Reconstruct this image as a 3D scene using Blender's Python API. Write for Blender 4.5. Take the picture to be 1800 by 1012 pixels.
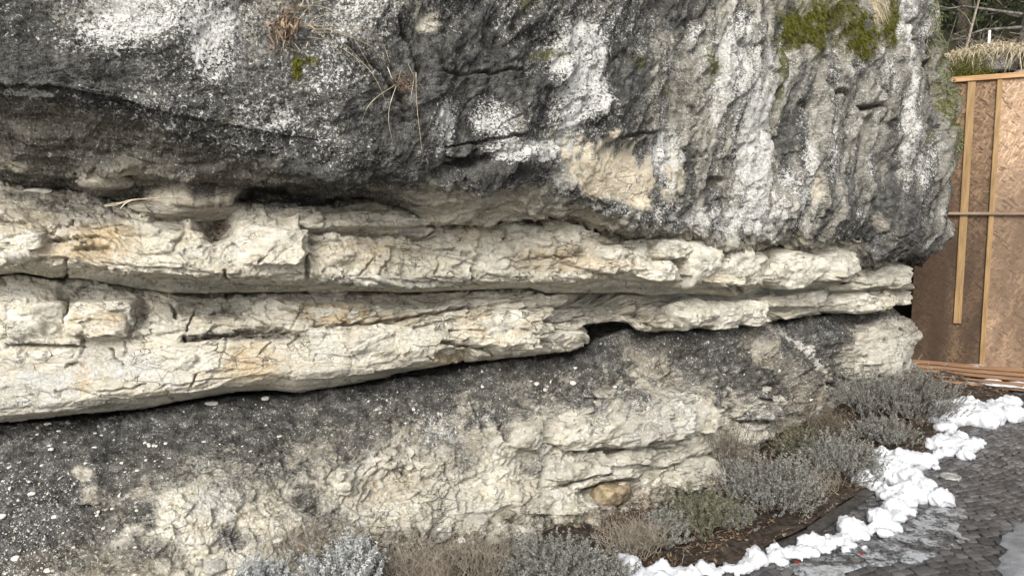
import bpy, math, random
import numpy as np
from mathutils import Vector, Matrix

for o in list(bpy.data.objects): bpy.data.objects.remove(o)
S = bpy.context.scene
COL = S.collection
rng = np.random.default_rng(7); random.seed(7)
R = math.radians

# ------------------------------------------------------------------ camera, sky, sun, exposure
FPX, CX, CY = 1300.0, 900.0, 506.0            # focal length and centre, in pixels of the 1800 px photograph
PITCH, EYE = R(5.755), 1.55
cd = bpy.data.cameras.new('camera'); cam = bpy.data.objects.new('camera', cd); COL.objects.link(cam)
cd.lens = 36 * FPX / 1800; cd.sensor_width = 36; cd.clip_start = .05; cd.clip_end = 400
cam.location = (0, 0, EYE); cam.rotation_euler = (math.pi / 2 - PITCH, 0, 0)
S.camera = cam

SUN_EL, SUN_AZ = R(35), R(194)                # azimuth measured clockwise from +Y (seen from above)
w = bpy.data.worlds.new('World'); S.world = w; w.use_nodes = True
nt = w.node_tree; nt.nodes.clear()
sky = nt.nodes.new('ShaderNodeTexSky'); sky.sky_type = 'NISHITA'; sky.sun_disc = False
sky.sun_elevation = SUN_EL; sky.sun_rotation = SUN_AZ; sky.dust_density = 4; sky.air_density = 1.2
hs = nt.nodes.new('ShaderNodeHueSaturation'); hs.inputs['Saturation'].default_value = .22
bg = nt.nodes.new('ShaderNodeBackground'); bg.inputs['Strength'].default_value = .12
wo = nt.nodes.new('ShaderNodeOutputWorld')
nt.links.new(sky.outputs[0], hs.inputs['Color']); nt.links.new(hs.outputs[0], bg.inputs[0]); nt.links.new(bg.outputs[0], wo.inputs[0])
sl = bpy.data.lights.new('sun', 'SUN'); sl.energy = 1.5; sl.angle = R(28); sl.color = (1, .955, .89)
sun = bpy.data.objects.new('sun', sl); COL.objects.link(sun)
sdir = Vector((math.sin(SUN_AZ) * math.cos(SUN_EL), math.cos(SUN_AZ) * math.cos(SUN_EL), math.sin(SUN_EL)))
sun.rotation_euler = sdir.to_track_quat('Z', 'Y').to_euler(); sun.location = (0, -3, 8)
S.view_settings.view_transform = 'Standard'; S.view_settings.look = 'None'
S.view_settings.gamma = 1; S.view_settings.use_curve_mapping = False
S.view_settings.exposure = .94
S.render.engine = 'CYCLES'

# ------------------------------------------------------------------ helpers: places, noise
cp, sp = math.cos(PITCH), math.sin(PITCH)
def P(u, v, d):
    """where a picture direction meets the distance d (metres ahead of the viewer)"""
    u = np.asarray(u, float); v = np.asarray(v, float); d = np.asarray(d, float)
    x = (u - CX) / FPX; y = (CY - v) / FPX
    Y = cp + y * sp; Z = -sp + y * cp; t = d / Y
    return np.stack(np.broadcast_arrays(x * t, d, EYE + Z * t), -1)
def gd(v, z=0.0):
    y = (CY - v) / FPX; return (EYE - z) * (cp + y * sp) / (sp - y * cp)                     # distance of a ground point
def ss(a, b, x):
    t = np.clip((x - a) / (b - a), 0, 1); return t * t * (3 - 2 * t)

_T = 512
_rt = np.random.default_rng(11)
_ang = _rt.random((8, _T, _T)).astype(np.float32) * 2 * np.pi
_GX, _GY = np.cos(_ang), np.sin(_ang)
_J = _rt.random((8, _T, _T, 5)).astype(np.float32)
def pn(x, y, seed=0):
    k = seed % 8; off = (seed * 37.31) % 401
    x = (x + off).astype(np.float32); y = (y + off * 1.7).astype(np.float32)
    xi = np.floor(x).astype(np.int32); yi = np.floor(y).astype(np.int32)
    fx = x - xi; fy = y - yi
    uu = fx * fx * fx * (fx * (fx * 6 - 15) + 10); vv = fy * fy * fy * (fy * (fy * 6 - 15) + 10)
    def g(i, j):
        a = (xi + i) & (_T - 1); b = (yi + j) & (_T - 1)
        return _GX[k, a, b] * (fx - i) + _GY[k, a, b] * (fy - j)
    a = g(0, 0) * (1 - uu) + g(1, 0) * uu; b = g(0, 1) * (1 - uu) + g(1, 1) * uu
    return (a * (1 - vv) + b * vv) * 1.5
def fbm(x, y, o=4, seed=0, r=.5, lac=2.03):
    s = 0; a = 1; n = 0
    for i in range(o):
        s = s + a * pn(x * lac ** i, y * lac ** i, seed + i * 3); n += a; a *= r
    return s / n * 1.3
def ridge(x, y, o=4, seed=0):
    s = 0; a = 1; n = 0
    for i in range(o):
        s = s + a * (1 - 2 * np.abs(pn(x * 2.1 ** i, y * 2.1 ** i, seed + i * 5))); n += a; a *= .5
    return s / n
def facet(x, y, seed=0, tilt=1.0):
    """broken flat faces: height of the nearest cell's tilted plane, gap to the next cell, a random number per cell"""
    k = seed % 8; off = (seed * 53.7) % 307
    x = (x + off).astype(np.float32); y = (y + off).astype(np.float32)
    xi = np.floor(x).astype(np.int32); yi = np.floor(y).astype(np.int32); fx = x - xi; fy = y - yi
    f1 = np.full(x.shape, 9, np.float32); f2 = f1.copy(); h = np.zeros_like(f1); rv = np.zeros_like(f1)
    for i in (-1, 0, 1):
        for j in (-1, 0, 1):
            c = _J[k][(xi + i) & (_T - 1), (yi + j) & (_T - 1)]
            dx = fx - i - c[..., 0]; dy = fy - j - c[..., 1]; d = np.sqrt(dx * dx + dy * dy)
            new = d < f1
            f2 = np.where(new, f1, np.minimum(f2, d)); f1 = np.where(new, d, f1)
            hh = c[..., 2] - .5 + tilt * ((c[..., 3] - .5) * dx + (c[..., 4] - .5) * dy)
            h = np.where(new, hh, h); rv = np.where(new, c[..., 2], rv)
    return h, f2 - f1, rv
def seg(u, v, pts):
    """distance to a polyline, and how far along it (0..1)"""
    best = np.full(u.shape, 1e9); al = np.zeros(u.shape); n = len(pts) - 1
    for i in range(n):
        ax, ay = pts[i]; bx, by = pts[i + 1]; dx, dy = bx - ax, by - ay
        t = np.clip(((u - ax) * dx + (v - ay) * dy) / (dx * dx + dy * dy), 0, 1)
        d = np.hypot(u - ax - t * dx, v - ay - t * dy)
        m = d < best; best = np.where(m, d, best); al = np.where(m, (i + t) / n, al)
    return best, al

# ------------------------------------------------------------------ helpers: objects
def mesh(name, verts, faces, smooth=True):
    m = bpy.data.meshes.new(name); verts = np.asarray(verts, np.float32).reshape(-1, 3)
    if isinstance(faces, np.ndarray):
        n, k = faces.shape
        m.vertices.add(len(verts)); m.vertices.foreach_set('co', verts.ravel())
        m.loops.add(n * k); m.loops.foreach_set('vertex_index', faces.astype(np.int32).ravel())
        m.polygons.add(n); m.polygons.foreach_set('loop_start', np.arange(0, n * k, k, dtype=np.int32))
        m.update(calc_edges=True)
    else:
        m.from_pydata([tuple(map(float, p)) for p in verts], [], faces)
    m.polygons.foreach_set('use_smooth', [smooth] * len(m.polygons)); m.update()
    return m
def link(name, m, mat=None, parent=None):
    o = bpy.data.objects.new(name, m); COL.objects.link(o)
    if mat is not None and m is not None and not m.materials: m.materials.append(mat)
    if parent is not None: own(o, parent)
    return o
def own(o, parent):
    w = Vector((0, 0, 0)); q = parent
    while q is not None: w += q.location + q.matrix_parent_inverse.translation; q = q.parent
    o.parent = parent; o.matrix_parent_inverse = Matrix.Translation(-w)
def obj(name, verts, faces, mat, parent=None, smooth=True):
    return link(name, mesh(name, verts, faces, smooth), mat, parent)
def tag(o, label=None, cat=None, group=None, kind=None):
    if label: o['label'] = label
    if cat: o['category'] = cat
    if group: o['group'] = group
    if kind: o['kind'] = kind
    return o
def empty(name, loc=(0, 0, 0)):
    o = bpy.data.objects.new(name, None); COL.objects.link(o); o.location = loc; o.empty_display_size = .1
    return o
def attr(m, name, arr):
    a = m.attributes.new(name, 'FLOAT_COLOR', 'POINT')
    b = np.ones((len(arr), 4), np.float32); b[:, :3] = arr; a.data.foreach_set('color', b.ravel())
def grid_faces(nr, nc):
    i = np.arange(nr * nc).reshape(nr, nc)
    return np.stack([i[:-1, :-1], i[1:, :-1], i[1:, 1:], i[:-1, 1:]], -1).reshape(-1, 4)

class MB:
    """collects pieces into one mesh"""
    def __init__(s): s.v = []; s.f = []; s.n = 0
    def add(s, v, f):
        v = np.asarray(v, float).reshape(-1, 3)
        s.v.append(v); s.f += [tuple(int(i) + s.n for i in q) for q in f]; s.n += len(v)
    def box(s, c, half, rot=None, jit=0):
        v = np.array([[x, y, z] for x in (-1, 1) for y in (-1, 1) for z in (-1, 1)], float) * half
        if jit: v += rng.normal(0, jit, v.shape)
        if rot is not None: v = v @ np.array(rot).T
        s.add(v + c, [(0, 1, 3, 2), (4, 6, 7, 5), (0, 4, 5, 1), (2, 3, 7, 6), (0, 2, 6, 4), (1, 5, 7, 3)])
    def tube(s, pts, r0, r1, k=4):
        pts = np.asarray(pts, float); n = len(pts); vs = []
        for i in range(n):
            t = pts[min(i + 1, n - 1)] - pts[max(i - 1, 0)]; t /= np.linalg.norm(t) + 1e-9
            a = np.cross(t, [.3, .2, .93]); a /= np.linalg.norm(a) + 1e-9; b = np.cross(t, a)
            r = r0 + (r1 - r0) * i / (n - 1)
            for j in range(k):
                an = 2 * math.pi * j / k; vs.append(pts[i] + r * (math.cos(an) * a + math.sin(an) * b))
        f = [(i * k + j, i * k + (j + 1) % k, (i + 1) * k + (j + 1) % k, (i + 1) * k + j) for i in range(n - 1) for j in range(k)]
        f += [tuple(range(k))[::-1], tuple((n - 1) * k + j for j in range(k))]
        s.add(vs, f)
    def mesh(s, name, smooth=False): return mesh(name, np.concatenate(s.v), s.f, smooth)
    def build(s, name, mat, parent=None, smooth=False): return link(name, s.mesh(name, smooth), mat, parent)

# ------------------------------------------------------------------ helpers: materials
class NT:
    def __init__(s, name):
        s.m = bpy.data.materials.new(name); s.m.use_nodes = True; s.t = s.m.node_tree
        s.b = s.t.nodes['Principled BSDF']; s.co = s.t.nodes.new('ShaderNodeTexCoord').outputs['Object']
        s.b.inputs['Specular IOR Level'].default_value = .25
    def nd(s, t, **k):
        n = s.t.nodes.new(t)
        for a, b in k.items(): setattr(n, a, b)
        return n
    def put(s, sock, v):
        if isinstance(v, bpy.types.NodeSocket): s.t.links.new(v, sock)
        elif isinstance(v, tuple) and len(v) == 3 and sock.type == 'RGBA': sock.default_value = (*v, 1)
        else: sock.default_value = v
    def math(s, op, a, b=0.0, c=None, clamp=False):
        n = s.nd('ShaderNodeMath', operation=op, use_clamp=clamp); s.put(n.inputs[0], a); s.put(n.inputs[1], b)
        if c is not None: s.put(n.inputs[2], c)
        return n.outputs[0]
    def scale(s, v):
        n = s.nd('ShaderNodeMapping'); s.put(n.inputs[0], s.co); n.inputs['Scale'].default_value = v; return n.outputs[0]
    def noise(s, sc, det=4, rough=.55, vec=None, dist=0):
        n = s.nd('ShaderNodeTexNoise'); s.put(n.inputs['Vector'], vec or s.co); n.inputs['Scale'].default_value = sc
        n.inputs['Detail'].default_value = det; n.inputs['Roughness'].default_value = rough; n.inputs['Distortion'].default_value = dist
        return n.outputs[0]
    def voro(s, sc, feat='DISTANCE_TO_EDGE', vec=None, out=0, rand=1):
        n = s.nd('ShaderNodeTexVoronoi', feature=feat); s.put(n.inputs['Vector'], vec or s.co); n.inputs['Scale'].default_value = sc
        n.inputs['Randomness'].default_value = rand
        return n.outputs[out]
    def step(s, x, a, b, to0=0.0, to1=1.0):
        n = s.nd('ShaderNodeMapRange', interpolation_type='SMOOTHSTEP'); s.put(n.inputs[0], x)
        for i, q in enumerate((a, b, to0, to1)): s.put(n.inputs[i + 1], q)
        return n.outputs[0]
    def mix(s, f, a, b, mode='MIX'):
        n = s.nd('ShaderNodeMix', data_type='RGBA', blend_type=mode); s.put(n.inputs[0], f); s.put(n.inputs[6], a); s.put(n.inputs[7], b)
        return n.outputs[2]
    def ramp(s, x, *stops):
        n = s.nd('ShaderNodeValToRGB'); s.put(n.inputs[0], x); e = n.color_ramp.elements
        while len(e) < len(stops): e.new(.5)
        for q, (p, c) in zip(e, stops): q.position = p; q.color = (*c, 1)
        return n.outputs[0]
    def attr(s, name):
        n = s.nd('ShaderNodeAttribute', attribute_name=name); q = s.nd('ShaderNodeSeparateColor'); s.put(q.inputs[0], n.outputs['Color'])
        return q.outputs[0], q.outputs[1], q.outputs[2]
    def island(s):
        return s.nd('ShaderNodeNewGeometry').outputs['Random Per Island']
    def objrand(s):
        return s.nd('ShaderNodeObjectInfo').outputs['Random']
    def bump(s, h, strength=.5, dist=.01, normal=None):
        n = s.nd('ShaderNodeBump'); s.put(n.inputs['Height'], h); n.inputs['Strength'].default_value = strength; n.inputs['Distance'].default_value = dist
        if normal is not None: s.put(n.inputs['Normal'], normal)
        return n.outputs[0]
    def out(s, col, rough=.9, normal=None, spec=None):
        s.put(s.b.inputs['Base Color'], col); s.put(s.b.inputs['Roughness'], rough)
        if normal is not None: s.put(s.b.inputs['Normal'], normal)
        if spec is not None: s.b.inputs['Specular IOR Level'].default_value = spec
        return s.m

def rock_material():
    """limestone: cream and ochre where freshly broken, under a black crust and white lichen where the masks say so"""
    n = NT('limestone')
    dark, white, ochre = n.attr('crust'); green, brown, grey = n.attr('stain')
    big = n.noise(3.2, 6, .6); mid = n.noise(17, 7, .68); fine = n.noise(70, 6, .72); grain = n.noise(230, 3, .7)
    stretch = n.noise(9, 6, .65, n.scale((1, 1, 3.2)), .6)
    cream = n.ramp(stretch, (.28, (.40, .355, .265)), (.40, (.615, .575, .46)), (.52, (.74, .705, .60)), (.68, (.83, .805, .73)))
    cream = n.mix(n.step(big, .5, .68, 0, .55), cream, (.47, .45, .40))
    cream = n.mix(n.step(fine, .58, .72, 0, .5), cream, (.78, .76, .70))
    cream = n.mix(n.step(fine, .46, .30, 0, .8), cream, (.22, .195, .145))
    of = n.math('MULTIPLY', ochre, n.step(mid, .22, .52), clamp=True)
    c = n.mix(of, cream, n.ramp(fine, (.32, (.40, .29, .155)), (.62, (.72, .585, .385))))
    gf = n.math('MULTIPLY', grey, n.step(fine, .25, .6, .45, 1.0), clamp=True)
    c = n.mix(gf, c, n.ramp(mid, (.32, (.13, .125, .108)), (.68, (.34, .33, .30))))
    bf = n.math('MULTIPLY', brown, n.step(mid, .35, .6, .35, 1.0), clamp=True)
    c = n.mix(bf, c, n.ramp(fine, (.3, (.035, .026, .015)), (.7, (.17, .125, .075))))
    c = n.mix(n.math('MULTIPLY', n.step(dark, .04, .42), .72), c, n.ramp(fine, (.3, (.10, .095, .08)), (.7, (.30, .285, .245))))
    # hairline cracks and small spalls
    wv = n.nd('ShaderNodeVectorMath', operation='MULTIPLY_ADD'); tn = n.nd('ShaderNodeTexNoise'); n.put(tn.inputs[0], n.co); tn.inputs['Scale'].default_value = 11; tn.inputs['Detail'].default_value = 4
    n.put(wv.inputs[0], tn.outputs[1]); wv.inputs[1].default_value = (.08, .08, .05); n.put(wv.inputs[2], n.scale((.8, .8, 2.0))); wv = wv.outputs[0]
    cr = n.voro(12, vec=wv); crm = n.math('MULTIPLY', n.step(cr, .035, .006), n.step(n.noise(5, 3), .52, .64))
    cr2 = n.voro(33, vec=wv); crm2 = n.math('MULTIPLY', n.step(cr2, .07, .01), n.step(n.noise(8, 3), .57, .68))
    crk = n.math('MAXIMUM', crm, crm2)
    c = n.mix(n.math('MULTIPLY', crk, .8), c, (.07, .06, .045))
    def cellh(sc):
        q = n.nd('ShaderNodeSeparateColor'); vn = n.nd('ShaderNodeTexVoronoi', feature='F1'); n.put(vn.inputs[0], wv); vn.inputs['Scale'].default_value = sc; n.put(q.inputs[0], vn.outputs[1]); return q.outputs[0]
    ch1 = cellh(26); ch2 = cellh(64)
    c = n.mix(n.step(ch2, .75, .95, 0, .30), c, (.78, .76, .70)); c = n.mix(n.step(ch1, .25, .05, 0, .25), c, (.36, .32, .24))
    # black crust
    dx = n.math('ADD', dark, n.math('MULTIPLY', n.math('SUBTRACT', fine, .5), 1.9))
    dx = n.math('ADD', dx, n.math('MULTIPLY', n.math('SUBTRACT', mid, .5), 1.0))
    df = n.math('MULTIPLY', n.step(dx, .36, .62), n.step(dark, .0, .12))
    crust = n.ramp(n.math('ADD', n.math('MULTIPLY', grain, .5), n.math('MULTIPLY', mid, .5)),
                   (.38, (.014, .014, .013)), (.46, (.050, .050, .048)), (.53, (.11, .109, .104)), (.62, (.23, .228, .215)))
    crust = n.mix(n.math('MULTIPLY', brown, .75, clamp=True), crust, n.ramp(mid, (.35, (.05, .044, .034)), (.65, (.19, .17, .135))))
    c = n.mix(df, c, crust)
    # pale lichen and bare specks
    speck = n.noise(78, 4, .75, None, .5)
    wx = n.math('ADD', n.math('MULTIPLY', white, .62), n.math('MULTIPLY', n.math('SUBTRACT', speck, .5), 2.9))
    wx = n.math('ADD', wx, n.math('MULTIPLY', n.math('SUBTRACT', mid, .5), .9))
    wf = n.math('MULTIPLY', n.step(wx, .34, .46), n.step(white, .0, .1))
    c = n.mix(wf, c, n.ramp(grain, (.3, (.42, .415, .39)), (.6, (.74, .735, .705))))
    pep = n.noise(95, 4, .8, None, .6)
    c = n.mix(n.math('MULTIPLY', n.step(n.math('ADD', pep, n.math('MULTIPLY', mid, .35)), .60, .53), n.math('MULTIPLY', n.step(n.math('ADD', dark, grey), .25, .6), .8)), c, (.022, .021, .019))
    gg = n.math('MULTIPLY', green, n.step(mid, .36, .58), clamp=True)
    c = n.mix(gg, c, n.ramp(fine, (.3, (.03, .035, .008)), (.7, (.15, .15, .03))))
    h = n.math('ADD', n.math('MULTIPLY', mid, .5), n.math('MULTIPLY', fine, .7))
    h = n.math('ADD', h, n.math('MULTIPLY', grain, .22))
    h = n.math('ADD', h, n.math('MULTIPLY', wf, .12))
    h = n.math('ADD', h, n.math('MULTIPLY', ch1, .48)); h = n.math('ADD', h, n.math('MULTIPLY', ch2, .26)); h = n.math('SUBTRACT', h, n.math('MULTIPLY', crk, .5))
    nb = n.bump(h, .9, .022)
    return n.out(c, .92, nb, .15)
M = {}
M['rock'] = rock_material()
#@@ROCK
# ------------------------------------------------------------------ the cliff
def tab(u, pairs):
    a = np.array(pairs, float); return np.interp(u, a[:, 0], a[:, 1])
def smooth1(a, k):
    ker = np.hanning(k + 2)[1:-1]; ker /= ker.sum(); return np.convolve(np.pad(a, k // 2, mode='edge'), ker, mode='valid')[:len(a)]

UC = np.concatenate([np.arange(-520, -20, 14.0), np.arange(-20, 1677.1, 1.75)])     # columns along the cliff
NW = 26                                                                             # columns that go on round the corner
dB = tab(UC, [(-520, 2.7), (0, 2.95), (300, 3.1), (600, 3.4), (900, 3.95), (1030, 4.3), (1200, 4.9), (1400, 5.6), (1600, 6.35), (1677, 6.5)])
dA = dB + tab(UC, [(-520, 0), (0, -.03), (500, -.09), (900, -.10), (1200, -.20), (1400, -.22), (1600, -.16)])
dU = tab(UC, [(-520, 2.5), (0, 2.66), (300, 2.82), (600, 3.02), (760, 3.22), (900, 3.52), (1030, 3.9), (1200, 4.5), (1400, 5.15), (1600, 5.85), (1677, 6.1)])
vU1 = tab(UC, [(-520, 150), (0, 182), (90, 188), (160, 205), (250, 228), (330, 250), (430, 282), (520, 300), (620, 318), (700, 330), (770, 322), (850, 316), (960, 330), (1010, 350),
               (1060, 372), (1130, 398), (1190, 412), (1240, 415), (1290, 428), (1370, 422), (1410, 414), (1470, 422), (1510, 440), (1560, 450), (1677, 456)])
vU2 = tab(UC, [(-520, 320), (0, 322), (60, 332), (150, 338), (200, 352), (250, 372), (330, 378), (400, 362), (450, 350), (520, 352), (600, 350), (650, 345), (700, 356), (760, 372),
               (850, 384), (950, 388), (1000, 395), (1100, 410), (1190, 420), (1290, 434), (1400, 430), (1470, 432), (1510, 450), (1677, 464)])
vA1 = tab(UC, [(-520, 470), (0, 467), (60, 465), (110, 461), (160, 476), (230, 482), (290, 478), (360, 486), (440, 490), (530, 490), (600, 496), (700, 500), (830, 498), (960, 494), (1060, 484),
               (1130, 480), (1190, 490), (1240, 505), (1290, 508), (1330, 500), (1400, 498), (1677, 500)])
vA2 = tab(UC, [(-520, 495), (0, 484), (40, 482), (90, 492), (140, 490), (220, 500), (300, 514), (430, 516), (560, 512), (700, 514), (830, 508), (930, 506), (960, 515), (1100, 516), (1200, 518), (1290, 522), (1350, 507), (1677, 514)])
vB1 = tab(UC, [(-520, 790), (0, 741), (120, 729), (250, 717), (330, 702), (400, 690), (470, 686), (520, 690), (600, 678), (700, 657), (770, 644), (850, 634), (930, 624), (1000, 618), (1028, 606),
               (1045, 590), (1100, 578), (1150, 584), (1240, 574), (1300, 571), (1400, 566), (1480, 558), (1540, 550), (1677, 543)])
under = tab(UC, [(-520, 12), (0, 10), (130, 8), (200, 18), (270, 20), (340, 12), (420, 14), (480, 22), (560, 18), (700, 12), (780, 8), (1000, 10), (1100, 5), (1677, 5)])
vBase = tab(UC, [(-520, 1250), (0, 1110), (300, 1062), (450, 1015), (600, 990), (750, 975), (900, 945), (1000, 918), (1150, 890), (1250, 850), (1300, 812), (1350, 780), (1450, 742), (1510, 705), (1570, 690), (1677, 655)])
dBase = tab(UC, [(-520, 2.15), (0, 2.3), (300, 2.38), (600, 2.78), (900, 3.22), (1150, 3.85), (1250, 4.2), (1350, 4.85), (1450, 5.35), (1570, 6.2), (1677, 6.9)])
_pl = P(UC, 375, dB); ARC = np.concatenate([[0], np.cumsum(np.hypot(*np.diff(_pl[:, :2], axis=0).T))])

def patch(levels, counts, disp, paint, seed):
    """levels: list of (v, d, umax); rows are spread between them; returns the arrays of one displaced sheet of rock"""
    U, V, D = [], [], []
    for k in range(len(levels) - 1):
        (va, da, ua), (vb, db, ub) = levels[k], levels[k + 1]
        n = counts[k]
        for i in range(n + (k == len(levels) - 2)):
            t = i / n
            U.append((ua, ub, t)); V.append(va * (1 - t) + vb * t); D.append(da * (1 - t) + db * t)
    V = np.array(V); D = np.array(D)
    um = np.array([a * (1 - t) + b * t for a, b, t in U])[:, None]
    # soften the joints between levels a little
    for _ in range(3):
        V[1:-1] = .25 * V[:-2] + .5 * V[1:-1] + .25 * V[2:]; D[1:-1] = .25 * D[:-2] + .5 * D[1:-1] + .25 * D[2:]
    um = um + 5 * pn(V.mean(1)[:, None] / 26, um * 0, 3 + seed)
    X = np.where(UC[None] < 1300, UC[None], 1300 + (UC[None] - 1300) * (um - 1300) / (1677 - 1300))
    wr = 75 if seed == 1 else 34; rr = .62 if seed == 1 else .3                       # round the corner
    q = np.clip((X - (um - wr)) / wr, 0, .9995); D = D + rr * (1 - np.sqrt(1 - q * q))
    p = P(X, V, D)
    back = np.linspace(0, 1, NW + 1)[1:] ** 1.3
    ext = p[:, -1:, :] + back[None, :, None] * np.array([.10 if seed == 1 else -.12, 2.6, 0])
    p = np.concatenate([p, ext], 1)
    X = np.concatenate([X, X[:, -1:] + back[None] * 300], 1); V = np.concatenate([V, np.repeat(V[:, -1:], NW, 1)], 1)
    a = np.concatenate([ARC, ARC[-1] + back * 2.6])[None].repeat(len(V), 0)
    b = np.concatenate([np.zeros((1, p.shape[1])), np.cumsum(np.linalg.norm(np.diff(p, axis=0), axis=2), 0)], 0)
    b = b.mean(1)[:, None] * .35 + b * .65 + p[0, :, 2][None] * .3
    def nrm(p):
        n = np.cross(np.gradient(p, axis=1), np.gradient(p, axis=0)); n /= np.linalg.norm(n, axis=2, keepdims=True) + 1e-12
        return n
    N = nrm(p)
    for _ in range(4):
        N[1:-1] = (N[:-2] + N[1:-1] * 2 + N[2:]) / 4; N[:, 1:-1] = (N[:, :-2] + N[:, 1:-1] * 2 + N[:, 2:]) / 4
    N /= np.linalg.norm(N, axis=2, keepdims=True) + 1e-12
    if N[:, 20:600, 1].mean() > 0: N = -N
    h = disp(a, b, X, V, p); g = 0
    if isinstance(h, tuple):                                      # the ledges are pushed out level, so that their undersides stay flat
        (h, g), kf = h, (1.3 if seed != 4 else .8); tw = np.gradient(_pl[:, 0]), np.gradient(_pl[:, 1]); fn = np.stack([tw[1], -tw[0], 0 * tw[0]], -1); fn /= np.linalg.norm(fn, axis=1, keepdims=True)
        fn = np.concatenate([fn, np.repeat(fn[-1:], NW, 0)])[None]; nd = N + kf * fn; nd /= np.linalg.norm(nd, axis=2, keepdims=True); p = p + nd * h[..., None] + fn * np.broadcast_to(g, h.shape)[..., None]
    else: p = p + N * h[..., None]
    return dict(p=p, N=N, X=X, V=V, a=a, b=b, masks=paint(a, b, X, V, p, N))
def commit(name, pt, parent, label):
    nr, nc = pt['X'].shape
    o = obj(name, pt['p'].reshape(-1, 3), grid_faces(nr, nc)[:, ::1], M['rock'], parent)
    c, s = pt['masks']
    attr(o.data, 'crust', np.stack([np.broadcast_to(q, (nr, nc)) for q in c], -1).reshape(-1, 3))
    attr(o.data, 'stain', np.stack([np.broadcast_to(q, (nr, nc)) for q in s], -1).reshape(-1, 3))
    o['label'] = label
    return o
def on(pt, u, v):
    """point and normal of a sheet nearest to the picture direction (u, v)"""
    c = int(np.argmin(np.abs(pt['X'][pt['X'].shape[0] // 2, :-NW] - u)))
    c0, c1 = max(0, c - 60), min(pt['X'].shape[1] - NW, c + 60)
    e = (pt['X'][:, c0:c1] - u) ** 2 + (pt['V'][:, c0:c1] - v) ** 2
    r, k = np.unravel_index(np.argmin(e), e.shape)
    return pt['p'][r, c0 + k], pt['N'][r, c0 + k]
def blob(X, V, u, v, ru, rv, e0=1.0, e1=.6, wob=None, ang=0):
    c, s = math.cos(R(ang)), math.sin(R(ang))
    x = (X - u) * c + (V - v) * s; y = -(X - u) * s + (V - v) * c
    r = np.sqrt((x / ru) ** 2 + (y / rv) ** 2)
    if wob is not None: r = r + wob
    return ss(e0, e1, r)
def cracks(X, V, wob, lst):
    """grooves: each (points, width px, depth m)"""
    global CRK; wo2 = np.roll(np.roll(wob, 61, 0), 43, 1)
    h = np.zeros(X.shape)
    for pts, wd, dp in lst:
        x0 = min(p[0] for p in pts) - 20; x1 = max(p[0] for p in pts) + 20; y0 = min(p[1] for p in pts) - 20; y1 = max(p[1] for p in pts) + 20
        m = (X > x0) & (X < x1) & (V > y0) & (V < y1)
        if not m.any(): continue
        d, al = seg(X[m] + wob[m] * 6, V[m] + wo2[m] * 5, pts)
        h[m] -= dp * ss(wd, wd * .25, d) * ss(0, .15, al) * ss(1, .85, al)
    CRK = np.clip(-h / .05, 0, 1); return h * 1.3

def joints(seed, n_, u0, u1, va, vb, horiz=.45):
    """random jagged joints between two curves of the sheet"""
    r_ = np.random.default_rng(seed); out = []
    for _ in range(n_):
        u = r_.uniform(u0, u1); t = r_.uniform(.05, .95); v = np.interp(u, UC, va) * (1 - t) + np.interp(u, UC, vb) * t
        if r_.random() < horiz: L = r_.uniform(30, 130); dx, dy = L / 4, (np.interp(u + 60, UC, vb) - np.interp(u - 60, UC, vb)) / 120 * L / 4; j = 3
        else: L = r_.uniform(14, 52); a_ = r_.normal(0, .35); dx, dy = math.sin(a_) * L / 4, math.cos(a_) * L / 4; j = 3.5
        p_ = [(u, v)]
        for _ in range(4): p_.append((p_[-1][0] + dx + r_.normal(0, j), p_[-1][1] + dy + r_.normal(0, j * (.5 if dx > dy else 1))))
        out.append((p_, r_.uniform(2.2, 3.8), r_.uniform(.010, .032)))
    return out
def boxes(X, V, wob, lst, k=1.0):
    """squared blocks standing proud of the sheet, each with its own tilt: (u, v, w, h, out, tilt across, tilt down)"""
    h = np.zeros(X.shape); wo2 = np.roll(np.roll(wob, 61, 0), 43, 1)
    for u, v, w_, h_, out, tu, tv in lst:
        m = (np.abs(X - u) < w_ * .75) & (np.abs(V - v) < h_ * .8)
        if not m.any(): continue
        x = (X[m] - u) / (w_ / 2) + .18 * wob[m]; y = (V[m] - v) / (h_ / 2) + .22 * wo2[m]; r = (np.abs(x) ** 7 + np.abs(y) ** 7) ** (1 / 7)
        h[m] = np.maximum(h[m], k * ss(1.06, .93, r) * (out + tu * x * .5 + tv * y * .5))
    return h
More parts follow.
